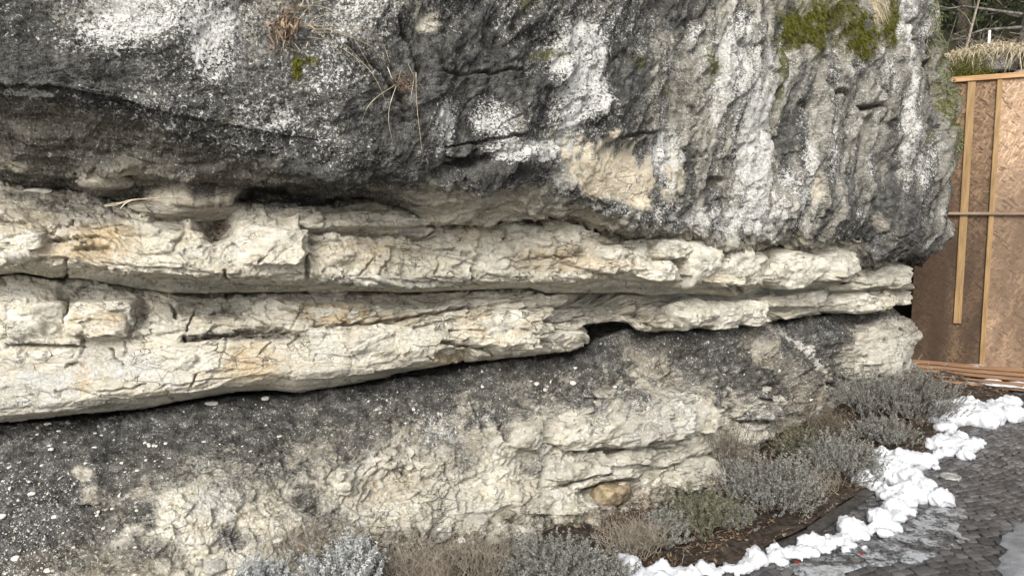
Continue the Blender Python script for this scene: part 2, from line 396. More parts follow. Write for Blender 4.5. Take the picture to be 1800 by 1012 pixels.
# ---- the upper mass
def disp_upper(a, b, X, V, p):
    face = ss(30, -10, V - np.interp(X, UC, vU1))                     # 1 on the face, 0 on the underside
    wx = a + .10 * fbm(a * 3, b * 3, 3, 2); wy = b + .10 * fbm(a * 3, b * 3, 3, 5)
    h = .10 * fbm(wx * 1.3, wy * 1.6, 2, 1) + .028 * fbm(wx * 4, wy * 5, 3, 4)
    f, e, _ = facet(wx * 3.3 + wy * .8, wy * 4.6, 1, 1.3); rtm = ss(600, 1100, X); h += (.045 * f - .010 * ss(.10, .0, e)) * (.12 + (.2 + .5 * rtm) * ss(-.1, .3, fbm(a * 1.1, b * 1.5, 2, 9)))
    f, e, _ = facet(wx * 11, wy * 13, 2, 1.5); h += (.006 + .022 * rtm) * f
    f, e, _ = facet(wx * 6.5 + wy * 1.5, wy * 4.2, 6, 1.4); h += rtm * (.034 * f - .010 * ss(.05, 0, e)) * face
    f, e, _ = facet(wx * 30, wy * 36, 3, 1.6); h += .006 * f
    h += .008 * fbm(a * 22, b * 26, 4, 3, .65) + .012 * np.abs(fbm(a * 60, b * 70, 3, 6, .7))
    # fluting on the right hand part
    fl = ss(1340, 1460, X) * face
    h += ss(1000, 1300, X) * face * .012 * ridge(wx * 5 + b * 2.2, b * .8, 3, 5) + fl * (.030 * ridge((wx * 2.3 + (b - 1) * .55), b * .35, 3, 2) + .012 * ridge(wx * 8 + b * 1.6, b * 1.4, 3, 6) - .03)
    h += .05 * ss(1300, 1420, X) * fbm(wx * 3, b * 1.2, 2, 12)
    # laminations on the underside
    u_ = 1 - face
    h += u_ * (.022 * ridge(a * 1.6, b * 17, 3, 1) + .02 * fbm(a * 2.2, b * 9, 4, 8))
    wob = fbm(a * 12, b * 12, 3, 10)
    # shapes of their own
    w2 = .25 * wob
    tp = blob(X, V, 1085, 300, 110, 56, 1.05, .8, w2, 14); h = h * (1 - .75 * tp) - .02 * tp + .05 * blob(X, V, 1080, 210, 90, 60, 1.2, .2, w2)
    h += .09 * blob(X, V, 340, 352, 100, 30, 1.0, .55, w2) * u_ + .06 * blob(X, V, 190, 290, 60, 30, 1, .3, w2)
    h += .07 * blob(X, V, 900, 290, 110, 34, 1.0, .6, w2, -14) - .10 * blob(X, V, 790, 300, 110, 14, 1.1, .3, w2, -20)
    h -= .08 * blob(X, V, 560, 330, 120, 22, 1.1, .2, w2)
    h -= .10 * blob(X, V, 1590, 190, 15, 50, 1.1, .3, w2) + .09 * blob(X, V, 1632, 240, 12, 26, 1.1, .3, w2) + .07 * blob(X, V, 1455, 148, 18, 16, 1.1, .2, w2)
    h += .06 * blob(X, V, 1500, 60, 30, 90, 1.0, .4, w2, -8) - .07 * blob(X, V, 1470, 55, 18, 60, 1.1, .3, w2, -20)
    h += cracks(X, V, wob, [([(1448, 168), (1472, 162), (1495, 168)], 5, .10), ([(1505, 190), (1530, 190), (1562, 180)], 6, .12), ([(1497, 200), (1492, 240)], 3, .05),
        ([(1380, 20), (1372, 130), (1380, 250), (1370, 400)], 5, .05), ([(760, 130), (850, 128), (950, 118)], 4, .03), ([(690, 30), (735, 140)], 5, .04),
        ([(600, 85), (660, 130), (720, 210)], 6, .04), ([(1080, 245), (1140, 232), (1190, 228)], 4, .05), ([(1465, 200), (1452, 235), (1470, 270)], 3, .04),
        ([(1590, 0), (1620, 70), (1640, 130)], 7, .06), ([(1520, 100), (1560, 170), (1570, 250)], 5, .04), ([(1640, 60), (1655, 200)], 5, .04),
        ([(1275, 310), (1272, 330)], 8, .08), ([(780, 262), (850, 248), (920, 235)], 4, .04), ([(1400, 60), (1455, 110), (1500, 180)], 5, .035), ([(1180, 60), (1210, 160), (1240, 230)], 5, .03)])
    return h * ss(1990, 1800, X)
def paint_upper(a, b, X, V, p, N):
    w1 = fbm(a * 5, b * 5, 4, 20, .6); w2 = fbm(a * 2, b * 2, 3, 24); w3 = fbm(a * 16, b * 16, 3, 27, .6); wv = fbm(a * 7, b * 1.3, 4, 31, .6)
    lip = np.interp(X, UC, vU1); face = ss(16, -14, V - lip + w3 * 20)
    W = .5 * w1
    dark = .66 + .25 * w2 + .2 * w1 + 0 * X; white = .22 + .22 * w2 + .25 * w1
    for u, v, ru, rv, k in [(200, 50, 90, 60, .5), (330, 30, 120, 40, .5), (370, 90, 40, 60, .45), (40, 170, 60, 14, .6), (470, 210, 50, 40, .35), (640, 40, 60, 50, .45), (560, 130, 60, 40, .2),
                            (1020, 130, 42, 90, .85), (1000, 215, 22, 60, .6), (780, 215, 20, 50, .6), (860, 215, 40, 45, .45), (930, 262, 90, 16, .9), (980, 300, 30, 36, .8), (1180, 270, 26, 60, .6),
                            (1270, 150, 30, 80, .4), (1340, 270, 36, 140, .85), (1300, 100, 26, 90, .45), (1240, 60, 30, 40, .35), (1390, 130, 14, 80, .3), (1450, 260, 20, 60, .3), (1400, 350, 28, 60, .35), (1590, 30, 22, 60, .6), (1600, 190, 12, 160, .65), (1640, 20, 14, 60, .6),
                            (1500, 250, 20, 90, .2), (1620, 330, 10, 60, .3), (1480, 120, 20, 40, .3), (1250, 390, 90, 22, .6), (1120, 370, 90, 20, .35), (1040, 60, 80, 50, .25), (1540, 120, 30, 60, .25)]:
        white = white + 1.25 * k * blob(X, V, u, v, ru * 1.25, rv * 1.25, 1.15, .35, W)
    for u, v, ru, rv, k in [(100, 120, 170, 50, .35), (800, 90, 130, 70, .5), (860, 150, 110, 40, .5), (690, 200, 70, 70, .35), (820, 240, 18, 60, .5), (700, 300, 80, 30, .6), (870, 292, 90, 16, .5),
                            (480, 250, 70, 30, .25), (1080, 120, 40, 80, .35), (1400, 230, 22, 110, .3), (1480, 300, 60, 60, .2), (1590, 380, 60, 70, .55), (1640, 170, 16, 140, .4), (1520, 420, 60, 30, .3),
                            (1210, 20, 40, 40, .4), (560, 310, 140, 24, .5), (40, 40, 60, 60, .3), (1320, 20, 20, 80, .3), (1560, 190, 14, 70, .3)]:
        q = blob(X, V, u, v, ru * 1.2, rv * 1.2, 1.15, .25, W); dark = dark + k * q; white = white - .35 * q * (k > .3)
    # barer, greyer limestone towards the right
    rt = ss(1050, 1300, X + 120 * w2)
    stk = fbm(a * 9 + b * 3.2, b * 1.1, 4, 35, .6); dark = dark - .34 * rt + rt * (.45 * wv +   .85 * stk); white = white - .08 * rt + rt * (.6 * wv - .5 * stk)
    grey = .35 * rt + 0 * X + .25; grey = grey + .5 * ss(1380, 1450, X)
    ochre = 0 * X; brown = .1 + .3 * w1 + .8 * CRK
    q = np.maximum(blob(X, V, 1085, 298, 108, 54, 1.15, .55, .9 * w1 + .5 * w3, 14), .8 * blob(X, V, 1060, 330, 120, 26, 1.1, .5, .6 * w1, 16)); dark = dark * (1 - .93 * q); white = white * (1 - .9 * q); grey = grey * (1 - q); ochre = ochre + .55 * q; tq = q
    q = blob(X, V, 1160, 272, 34, 44, 1.1, .4, .5 * w1); white = white + .5 * q
    q = .8 * blob(X, V, 755, 45, 34, 26, 1.3, .2, 1.8 * W); dark = dark * (1 - q); ochre += .4 * q
    q = blob(X, V, 1430, 330, 16, 40, 1.1, .3, W); dark = dark * (1 - q); ochre += .3 * q; grey = grey * (1 - q)
    q = blob(X, V, 1562, 395, 9, 26, 1.1, .3, W); ochre += .9 * q; dark = dark * (1 - q)
    q = blob(X, V, 1230, 180, 60, 120, 1.2, .2, W); brown = brown + .35 * q; dark = dark * (1 - .3 * q)
    green = 0 * X
    for u, v, ru, rv in [(521, 118, 10, 20), (540, 112, 16, 8), (915, 10, 8, 20), (970, 95, 28, 10), (1115, 108, 12, 14), (1255, 110, 14, 26), (1410, 45, 40, 44), (1440, 60, 20, 40), (1500, 70, 22, 40), (1550, 40, 28, 55), (1470, 20, 40, 26),
                         (1380, 120, 6, 70), (1590, 185, 8, 18), (1636, 242, 8, 14), (1165, 160, 10, 10), (1660, 150, 8, 120), (1660, 210, 6, 60)]:
        green = green + .9 * blob(X, V, u, v, ru * 1.1, rv * 1.1, 1.2, .5, .8 * w3)
    brown = brown * (1 - tq)
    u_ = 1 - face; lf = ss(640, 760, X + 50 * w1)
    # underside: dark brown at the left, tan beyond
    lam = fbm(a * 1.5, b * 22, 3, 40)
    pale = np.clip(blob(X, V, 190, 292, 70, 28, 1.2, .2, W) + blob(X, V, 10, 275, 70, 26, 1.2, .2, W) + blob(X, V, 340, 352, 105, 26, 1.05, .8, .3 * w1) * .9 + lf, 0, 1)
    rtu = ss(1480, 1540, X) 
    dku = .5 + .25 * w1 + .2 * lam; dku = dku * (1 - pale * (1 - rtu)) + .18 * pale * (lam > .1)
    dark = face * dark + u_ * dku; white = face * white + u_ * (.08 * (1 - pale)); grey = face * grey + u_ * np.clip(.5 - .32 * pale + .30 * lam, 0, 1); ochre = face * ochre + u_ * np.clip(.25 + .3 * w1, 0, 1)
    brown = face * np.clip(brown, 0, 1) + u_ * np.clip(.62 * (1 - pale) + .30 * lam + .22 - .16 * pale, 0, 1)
    c = lambda q: np.clip(q, 0, 1)
    return (c(dark), c(white), c(ochre)), (c(green), c(brown), c(grey))
top = np.zeros_like(UC)
lvU = [(top - 900, dU + 2.4, 1600), (top - 560, dU + .5, 1625), (top - 330, dU + .16, 1640), (top - 40 , dU + .02, 1650), (vU1 * .42, dU - .03, 1670), (vU1 * .80, dU - .05, 1678), (vU1 - 44, dU - .03, 1676), (vU1 - 16, dU + .0, 1657),
       (vU1 + 2, dU + .07, 1632), (vU2, dU + tab(UC, [(0, .50), (600, .46), (900, .42), (1200, .30), (1450, .25), (1677, .25)]), 1606), (vU2 - 6, dU + .9, 1590)]
cliff = empty('rock_cliff', (0, 3.5, 0))
tag(cliff, 'layered pale limestone cliff with a dark lichen-covered overhanging top beside the cobbled road', 'rock cliff', None, 'structure')
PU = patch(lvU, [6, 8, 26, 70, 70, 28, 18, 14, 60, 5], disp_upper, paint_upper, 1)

# ---- the two pale ledges
def strata(a, b, wx, wy, k, blocky):
    f, e, r0 = facet(wx * 3.0, wy * 7.5, k, 1.0); h = .066 * f * blocky - .018 * ss(.06, .0, e) * blocky
    f, e, _ = facet(wx * 8 + .4 * wy, wy * 15, k + 1, 1.6); h += .026 * f - .006 * ss(.05, .0, e)
    f, e, _ = facet(wx * 21, wy * 34, k + 2, 1.8); h += .011 * f
    f, e, _ = facet(wx * 55, wy * 70, k + 3, 1.6); h += .0045 * f
    st_, e, _ = facet(wx * 1.8, wy * 26, k + 1, .5)
    return h + .012 * st_ + .010 * fbm(wx * 1.2, wy * 11, 4, k + 4) + .035 * fbm(wx * 1.6, wy * 2.4, 3, k + 6) + .0025 * fbm(a * 90, b * 90, 2, k)
def disp_a(a, b, X, V, p):
    wx = a + .05 * fbm(a * 4, b * 4, 3, 42); wy = b + .02 * fbm(a * 2.5, b * 5, 3, 45)
    lip = np.interp(X, UC, vA1); un = ss(-4, 8, V - lip)
    rgt = ss(1120, 1220, X); h = strata(a, b, wx, wy, 3, .5 + .3 * ss(900, 1250, X)) * (1 - .6 * un) * (1 - .50 * rgt) - .045 * rgt * (1 - un)
    wob = fbm(a * 14, b * 14, 3, 47)
    w2 = .2 * wob
    h -= .16 * blob(X, V, 378, 392, 38, 34, 1.2, .2, w2) + .06 * blob(X, V, 150, 372, 120, 30, 1.1, .3, w2)
    h += .05 * blob(X, V, 30, 420, 60, 55, 1.0, .6, w2) + .04 * blob(X, V, 640, 388, 130, 18, 1.0, .8, w2) + .03 * blob(X, V, 960, 420, 60, 40, 1, .7, w2)
    h -= .05 * blob(X, V, 885, 392, 9, 12, 1.0, .7) + .05 * blob(X, V, 560, 430, 30, 50, 1.0, .3, w2)
    h += cracks(X, V, wob, [([(530, 405), (640, 407), (740, 418), (775, 405)], 4, .04), ([(535, 395), (540, 500)], 5, .04), ([(885, 390), (888, 420)], 5, .05), ([(975, 400), (1060, 425), (1110, 430)], 3, .02),
        ([(1300, 440), (1302, 520)], 7, .07), ([(1416, 425), (1424, 495)], 5, .05), ([(1195, 420), (1200, 480)], 4, .03), ([(1500, 450), (1490, 500)], 5, .05), ([(830, 470), (835, 500)], 4, .05),
        ([(1130, 430), (1120, 480)], 3, .02), ([(150, 400), (220, 392)], 3, .02), ([(0, 395), (60, 398)], 3, .02), ([(120, 440), (200, 432)], 3, .02)] + joints(5, 50, 0, 1580, vU2 + 14, vA1))
    g = boxes(X, V, wob, [(1383, 466, 76, 74, .10, .03, -.03), (1456, 460, 78, 72, .12, .02, .04), (1273, 458, 48, 92, .11, .03, .02), (1222, 458, 48, 88, .09, -.02, .03), (1322, 470, 46, 62, .04, 0, .02), (1536, 478, 66, 48, .05, -.02, .02),
        (1586, 486, 36, 46, .04, 0, 0), (1163, 432, 56, 44, .09, .02, .02), (1150, 478, 70, 34, .07, .02, .02), (1068, 452, 70, 50, .03, .02, .03), (478, 430, 104, 72, .05, .04, .03), (640, 388, 180, 26, .03, 0, .01), (960, 425, 90, 50, .02, .02, .01)])
    fade = ss(lip + 22, lip + 4, V) * ss(1990, 1800, X); return h * ss(1990, 1800, X), g * fade
def paint_pale(a, b, X, V, p, N, och, drk, gry, wht, brn):
    w1 = fbm(a * 6, b * 8, 4, 50, .6); w3 = fbm(a * 18, b * 30, 3, 57, .6); W = .5 * w1
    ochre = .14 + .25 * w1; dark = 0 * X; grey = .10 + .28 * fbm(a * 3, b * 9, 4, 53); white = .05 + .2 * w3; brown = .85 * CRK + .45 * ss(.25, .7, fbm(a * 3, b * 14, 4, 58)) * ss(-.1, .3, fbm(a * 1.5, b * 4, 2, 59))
    for arr, lst in ((0, och), (1, drk), (2, gry), (3, wht), (4, brn)):
        for u, v, ru, rv, k in lst:
            q = k * blob(X, V, u, v, ru * 1.15, rv * 1.15, 1.2, .25, W + .3 * w3)
            if arr == 0: ochre = ochre + 1.6 * q
            elif arr == 1: dark = dark + q
            elif arr == 2: grey = grey + q
            elif arr == 3: white = white + q
            else: brown = brown + q
    c = lambda q: np.clip(q, 0, 1)
    return (c(dark), c(white), c(ochre)), (0 * X, c(brown), c(grey))
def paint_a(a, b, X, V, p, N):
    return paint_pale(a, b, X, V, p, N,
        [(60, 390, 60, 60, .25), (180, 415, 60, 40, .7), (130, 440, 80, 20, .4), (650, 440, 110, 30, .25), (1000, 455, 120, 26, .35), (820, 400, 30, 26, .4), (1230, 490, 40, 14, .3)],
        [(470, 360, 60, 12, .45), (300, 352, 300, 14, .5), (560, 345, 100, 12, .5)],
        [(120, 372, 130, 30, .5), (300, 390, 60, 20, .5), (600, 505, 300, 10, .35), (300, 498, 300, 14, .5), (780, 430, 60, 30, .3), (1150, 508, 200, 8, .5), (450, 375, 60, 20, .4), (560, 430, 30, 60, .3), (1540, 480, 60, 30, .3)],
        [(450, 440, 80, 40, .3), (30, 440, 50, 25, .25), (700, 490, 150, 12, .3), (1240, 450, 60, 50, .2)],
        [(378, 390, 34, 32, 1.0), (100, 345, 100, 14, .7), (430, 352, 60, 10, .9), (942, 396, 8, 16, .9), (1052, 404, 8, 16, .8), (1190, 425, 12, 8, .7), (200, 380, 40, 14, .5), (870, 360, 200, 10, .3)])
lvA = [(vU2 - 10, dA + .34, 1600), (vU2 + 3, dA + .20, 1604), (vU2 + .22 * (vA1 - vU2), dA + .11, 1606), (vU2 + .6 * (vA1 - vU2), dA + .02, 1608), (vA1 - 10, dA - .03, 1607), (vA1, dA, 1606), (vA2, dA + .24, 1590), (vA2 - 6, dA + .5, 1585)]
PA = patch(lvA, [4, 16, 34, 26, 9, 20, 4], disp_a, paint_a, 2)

def disp_b(a, b, X, V, p):
    wx = a + .05 * fbm(a * 4, b * 4, 3, 62); wy = b + .02 * fbm(a * 2.5, b * 5, 3, 65)
    lip = np.interp(X, UC, vB1 - under); un = ss(-4, 6, V - lip)
    rgt = ss(1080, 1180, X); calm = ss(585, 615, V + .04 * (X - 300)) * ss(1000, 850, X)
    h = strata(a, b, wx, wy, 5, .55 + .3 * ss(1000, 1250, X)) * (1 - .5 * un) * (1 - .50 * rgt) * (1 - .5 * calm) - .045 * rgt * (1 - un)
    wob = fbm(a * 14, b * 14, 3, 67); w2 = .2 * wob
    h += .05 * blob(X, V, 170, 565, 75, 38, 1.0, .7, w2) + .05 * blob(X, V, 40, 560, 60, 40, 1, .6, w2) - .05 * blob(X, V, 110, 545, 12, 50, 1.1, .3, w2)
    h -= .07 * blob(X, V, 380, 535, 80, 26, 1.0, .4, w2) + .05 * blob(X, V, 250, 540, 14, 40, 1.0, .3, w2)
    h += .06 * blob(X, V, 880, 580, 78, 34, 1.0, .8, w2) + .03 * blob(X, V, 700, 600, 120, 30, 1, .6, w2)
    h -= .13 * blob(X, V, 1050, 555, 85, 42, 1.0, .85, w2)
    h -= .09 * blob(X, V, 800, 625, 40, 16, 1.0, .6, w2)
    h += cracks(X, V, wob, [([(310, 600), (400, 588), (480, 580), (540, 588)], 6, .06), ([(560, 572), (680, 566), (790, 545), (840, 536)], 4, .045), ([(320, 590), (330, 600)], 4, .05),
        ([(0, 608), (60, 606), (160, 612)], 4, .04), ([(30, 610), (34, 640)], 5, .05), ([(760, 600), (840, 612), (860, 618)], 4, .05), ([(600, 600), (640, 640)], 2, .01), ([(893, 540), (890, 580)], 2.5, .02),
        ([(1128, 520), (1140, 580)], 6, .08), ([(1248, 525), (1250, 570)], 6, .07), ([(1290, 530), (1296, 565)], 5, .06), ([(1440, 510), (1444, 556)], 5, .06), ([(1515, 510), (1500, 550)], 5, .06), ([(1350, 548), (1500, 540)], 4, .04),
        ([(230, 530), (236, 560), (228, 590)], 5, .04), ([(300, 530), (312, 560)], 4, .03), ([(1075, 560), (1110, 600)], 4, .03), ([(1550, 515), (1548, 545)], 4, .05)] + joints(6, 66, 0, 1560, vA2 + 10, vB1 - under))
    g = boxes(X, V, wob, [(1382, 521, 122, 26, .13, .02, .03), (1490, 527, 74, 42, .09, .02, .03), (1541, 522, 40, 34, .09, .02, .02), (1572, 519, 28, 30, .07, 0, 0), (1312, 546, 52, 42, .11, .02, .03), (1268, 549, 38, 46, .07, 0, .02), (1212, 550, 66, 50, .09, .02, .02),
        (1398, 550, 80, 24, .06, 0, .02), (1160, 556, 44, 42, .05, 0, .01), (180, 562, 112, 58, .04, .03, .01), (880, 578, 124, 60, .03, .03, .01)])
    fade = ss(lip + 12, lip + 2, V) * ss(1990, 1800, X); return h * ss(1990, 1800, X), g * fade
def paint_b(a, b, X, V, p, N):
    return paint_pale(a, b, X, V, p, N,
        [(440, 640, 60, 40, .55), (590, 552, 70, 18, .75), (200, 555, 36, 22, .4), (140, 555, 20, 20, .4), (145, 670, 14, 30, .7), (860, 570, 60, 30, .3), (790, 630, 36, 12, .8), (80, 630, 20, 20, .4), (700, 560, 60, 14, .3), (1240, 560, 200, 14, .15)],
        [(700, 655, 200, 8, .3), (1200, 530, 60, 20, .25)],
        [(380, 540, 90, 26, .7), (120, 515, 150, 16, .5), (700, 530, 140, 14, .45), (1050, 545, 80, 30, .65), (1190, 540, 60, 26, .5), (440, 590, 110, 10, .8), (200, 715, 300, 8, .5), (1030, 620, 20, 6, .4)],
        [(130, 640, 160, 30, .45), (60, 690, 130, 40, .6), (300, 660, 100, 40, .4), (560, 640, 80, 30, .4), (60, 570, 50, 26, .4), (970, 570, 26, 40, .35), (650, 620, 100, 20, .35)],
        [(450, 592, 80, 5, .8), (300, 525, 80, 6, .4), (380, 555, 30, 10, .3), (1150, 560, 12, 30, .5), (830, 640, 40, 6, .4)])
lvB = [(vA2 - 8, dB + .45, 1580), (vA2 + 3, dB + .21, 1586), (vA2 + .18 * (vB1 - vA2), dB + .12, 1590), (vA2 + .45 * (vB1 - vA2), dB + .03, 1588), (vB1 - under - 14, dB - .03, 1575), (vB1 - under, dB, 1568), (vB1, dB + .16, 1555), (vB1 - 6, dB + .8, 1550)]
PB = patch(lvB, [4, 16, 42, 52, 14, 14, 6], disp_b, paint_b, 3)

# ---- the slope below
def disp_s(a, b, X, V, p):
    wx = a + .04 * fbm(a * 4, b * 4, 3, 72); wy = b + .04 * fbm(a * 4, b * 4, 3, 75)
    t = (V - np.interp(X, UC, vB1)) / (np.interp(X, UC, vBase) - np.interp(X, UC, vB1))
    bed = ss(.28, .5, t + .2 * fbm(a * 3, b * 3, 3, 70) + .25 * ss(900, 1150, X) - .15 * ss(500, 100, X)) * ss(0, 400, X)      # bedrock shows
    h = .05 * fbm(wx * 2, wy * 2.5, 2, 71)
    f, e, _ = facet(wx * 5, wy * 6, 4, 1.2); h += bed * ((.022 + .025 * ss(750, 900, X)) * f - .006 * ss(.08, 0, e))
    f, e, _ = facet(wx * 15, wy * 18, 5, 1.4); h += (.25 + .75 * bed) * .027 * f - bed * .006 * ss(.09, .0, e)
    f, e, _ = facet(wx * 45, wy * 50, 6, 1.4); h += .008 * f
    h += (.012 * fbm(a * 20, b * 24, 4, 73, .65)) + .004 * np.abs(fbm(a * 85, b * 85, 2, 74)) + .0035 * fbm(a * 140, b * 140, 1, 79)
    wob = fbm(a * 12, b * 12, 3, 77); w2 = .22 * wob
    h += .10 * blob(X, V, 1080, 735, 120, 55, 1.0, .55, w2, -8) + .07 * blob(X, V, 1180, 740, 60, 60, 1, .5, w2) + .08 * blob(X, V, 905, 750, 28, 44, 1, .5, w2)
    h += .10 * blob(X, V, 1320, 700, 40, 60, 1, .6, w2) - .08 * blob(X, V, 1385, 720, 34, 70, 1.1, .3, w2) + .16 * blob(X, V, 1545, 620, 55, 75, 1.0, .3, w2) - .06 * blob(X, V, 1470, 640, 20, 60, 1.1, .3, w2, -30)
    h -= .10 * blob(X, V, 1080, 868, 70, 26, 1.1, .4, w2) + .07 * blob(X, V, 1230, 800, 90, 12, 1.2, .3, w2, -14)
    h += .03 * blob(X, V, 155, 855, 40, 45, 1.1, .3, w2, 30) + .05 * blob(X, V, 1220, 680, 50, 60, 1, .4, w2)
    h += ss(1180, 1260, X) * (.05 * ridge((X * .012 - V * .013), (X + V) * .002, 2, 5)) * (1 - ss(.6, .8, t))
    h += ss(1500, 1530, X) * .02 * ridge(X * .05 + V * .02, V * .01, 2, 3)
    h += cracks(X, V, wob, [([(990, 785), (1060, 790), (1130, 775), (1200, 745)], 5, .08), ([(878, 730), (882, 780)], 4, .06), ([(960, 860), (1050, 835), (1130, 822), (1230, 800), (1290, 770)], 5, .06),
        ([(1290, 690), (1350, 672), (1358, 690)], 4, .04), ([(1290, 745), (1340, 735), (1360, 745)], 5, .05), ([(680, 800), (715, 820), (720, 835)], 4, .03), ([(760, 790), (800, 860)], 3, .02), ([(1040, 880), (1060, 850), (1130, 840)], 6, .08),
        ([(1520, 590), (1560, 650)], 4, .03), ([(1240, 640), (1280, 720)], 5, .04), ([(820, 700), (850, 740), (860, 780)], 3, .02)])
    f, e, _ = facet(wx * 2.6, wy * 8, 2, 1.0); h += bed * ss(650, 850, X) * .04 * f
    g = boxes(X, V, wob, [(1060, 738, 200, 84, .09, .05, .05), (1170, 722, 90, 70, .10, .04, .05), (906, 750, 54, 74, .05, .02, .03), (1130, 800, 150, 30, .05, .02, .03), (1235, 780, 90, 36, .06, .02, .03), (1215, 832, 84, 50, .09, .02, .03), (1010, 828, 110, 26, .03, 0, .02),
        (1325, 692, 62, 24, .09, .02, .02), (1300, 722, 50, 26, .07, .02, .02), (1345, 726, 24, 40, .07, 0, .02), (1320, 755, 60, 26, .07, .02, .02), (1245, 720, 50, 60, .05, .02, .03), (960, 880, 120, 40, .04, .02, .03), (700, 806, 50, 28, .03, 0, .02), (600, 842, 30, 44, .03, 0, .01), (155, 860, 50, 44, .03, .01, .02)])
    return h * ss(1990, 1800, X), g * ss(1990, 1800, X)
def paint_s(a, b, X, V, p, N):
    w1 = fbm(a * 5, b * 5, 4, 80, .6); w2 = fbm(a * 2, b * 2, 3, 84); w3 = fbm(a * 17, b * 17, 3, 87, .6); W = .4 * w1 + .2 * w3
    vb = np.interp(X, UC, vB1); bs = np.interp(X, UC, vBase)
    # lower edge of the black soot-coloured band, in picture rows
    ed = np.interp(X, [-500, 0, 120, 250, 330, 450, 560, 640, 700, 800, 880, 1000, 1080, 1180, 1250, 1330, 1460, 1500, 1600],
                   [1200, 1100, 1000, 860, 835, 830, 800, 775, 765, 745, 715, 700, 690, 665, 715, 725, 690, 585, 566])
    gw = 30 + 60 * ss(1450, 700, X); dark = ss(gw, -gw, V + 2 - ed + 90 * w1 + 50 * w3) * (.88 + .35 * w1)
    dark = dark * (1 - .25 * ss(1030, 1150, X + 40 * w1)) + .04
    ochre = .08 + .2 * w1; grey = .17 + .35 * w2 + .2 * w1 + .25 * ss(1200, 1500, X); white = .10 + .25 * w3 + .10 * (1 - dark); brown = .8 * CRK + .06 + .4 * w2 + .5 * ss(-10, 90, V - ed + 110) * ss(60, -20, V - ed)
    for u, v, ru, rv, k in [(150, 830, 22, 14, -.9), (165, 870, 26, 24, -.8), (340, 900, 60, 50, -.3), (1150, 640, 60, 20, -.3), (1340, 620, 30, 50, -.3), (1555, 625, 60, 60, -.8), (1500, 640, 30, 30, -.5), (1520, 560, 60, 12, .4), (1470, 575, 30, 26, .3), (1250, 620, 80, 30, .4),
                            (1300, 660, 40, 40, .25), (240, 900, 40, 26, .5), (410, 940, 40, 26, .55), (540, 880, 36, 24, .5), (580, 910, 30, 16, .3), (940, 820, 20, 24, .35), (810, 810, 26, 30, .4), (760, 660, 60, 30, .2), (260, 965, 60, 30, .4)]:
        q = blob(X, V, u, v, ru * 1.2, rv * 1.2, 1.2, .2, W); dark = dark + k * q; brown = brown + (.3 * q if k > 0 and v > 790 else 0)
    for pts, wd, dk_, br, wh in [([(1200, 585), (1290, 640), (1345, 680)], 22, .5, 0, 0), ([(1290, 590), (1350, 640), (1420, 700)], 30, -.35, .7, 0), ([(1365, 575), (1405, 605), (1440, 645)], 7, -.8, -.4, .6), ([(1405, 580), (1455, 630), (1485, 665)], 16, .6, .3, 0), ([(1080, 600), (1180, 660)], 20, -.3, .3, 0)]:
        d_, al_ = seg(X + 6 * w3 * 3, V + 10 * w1, pts); q = ss(wd * 1.3, wd * .4, d_) * ss(0, .12, al_ + .05); dark = dark + dk_ * q; brown = brown + br * q; white = white + wh * q
    for u, v, ru, rv, k in [(700, 850, 70, 40, .6), (660, 870, 50, 30, .4), (900, 850, 60, 30, .3), (420, 900, 60, 30, .25), (920, 715, 20, 16, .6), (760, 830, 50, 30, .3), (1250, 700, 40, 30, .25), (540, 970, 80, 30, .4)]:
        ochre = ochre + .6 * k * blob(X, V, u, v, ru, rv, 1.2, .2, W)
    for u, v, ru, rv, k in [(380, 890, 70, 36, .5), (770, 750, 60, 40, .4), (1080, 740, 120, 50, .35), (1150, 700, 40, 30, .3), (1560, 620, 40, 60, .35), (1310, 730, 40, 40, .3), (1000, 820, 100, 30, .3)]:
        white = white + k * blob(X, V, u, v, ru, rv, 1.2, .2, W)
    # earth creeping up at the foot
    foot = ss(.86, 1.0, (V - vb) / (bs - vb) + .25 * w1); brown = np.maximum(brown, foot * .95); 
    cl = blob(X, V, 640, 960, 200, 40, 1.2, .4, W) + blob(X, V, 150, 990, 220, 30, 1.2, .4, W) + blob(X, V, 1400, 700, 50, 90, 1.2, .3, W) * .7 + blob(X, V, 1150, 900, 100, 24, 1.2, .4, W) * .7
    brown = brown + .7 * cl; grey = grey + .3 * cl
    c = lambda q: np.clip(q, 0, 1)
    return (c(dark), c(white), c(ochre)), (0 * X, c(brown), c(grey))
def mixl(a, b, t): return a * (1 - t) + b * t
dT = dB + .20
lvS = [(vB1 - 55, dB + 1.0, 1530), (vB1 - 8, dB + .62, 1545), (vB1 + 5, dT, 1560)] + [(mixl(vB1 + 5, vBase, t), mixl(dT, dBase, t ** 1.0) - .10 * math.sin(math.pi * t), um) for t, um in ((.2, 1590), (.45, 1604), (.7, 1604), (.88, 1600))] + [(vBase, dBase, 1600), (vBase + 60, dBase - .02, 1600)]
PS = patch(lvS, [4, 5, 34, 56, 56, 46, 34, 12], disp_s, paint_s, 4)
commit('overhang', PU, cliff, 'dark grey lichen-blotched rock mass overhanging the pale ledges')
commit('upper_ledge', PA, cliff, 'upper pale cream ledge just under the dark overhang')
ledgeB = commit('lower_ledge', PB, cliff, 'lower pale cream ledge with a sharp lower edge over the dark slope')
slope = commit('lower_slope', PS, cliff, 'dark crumbly slope turning to pale bedrock below the ledges')
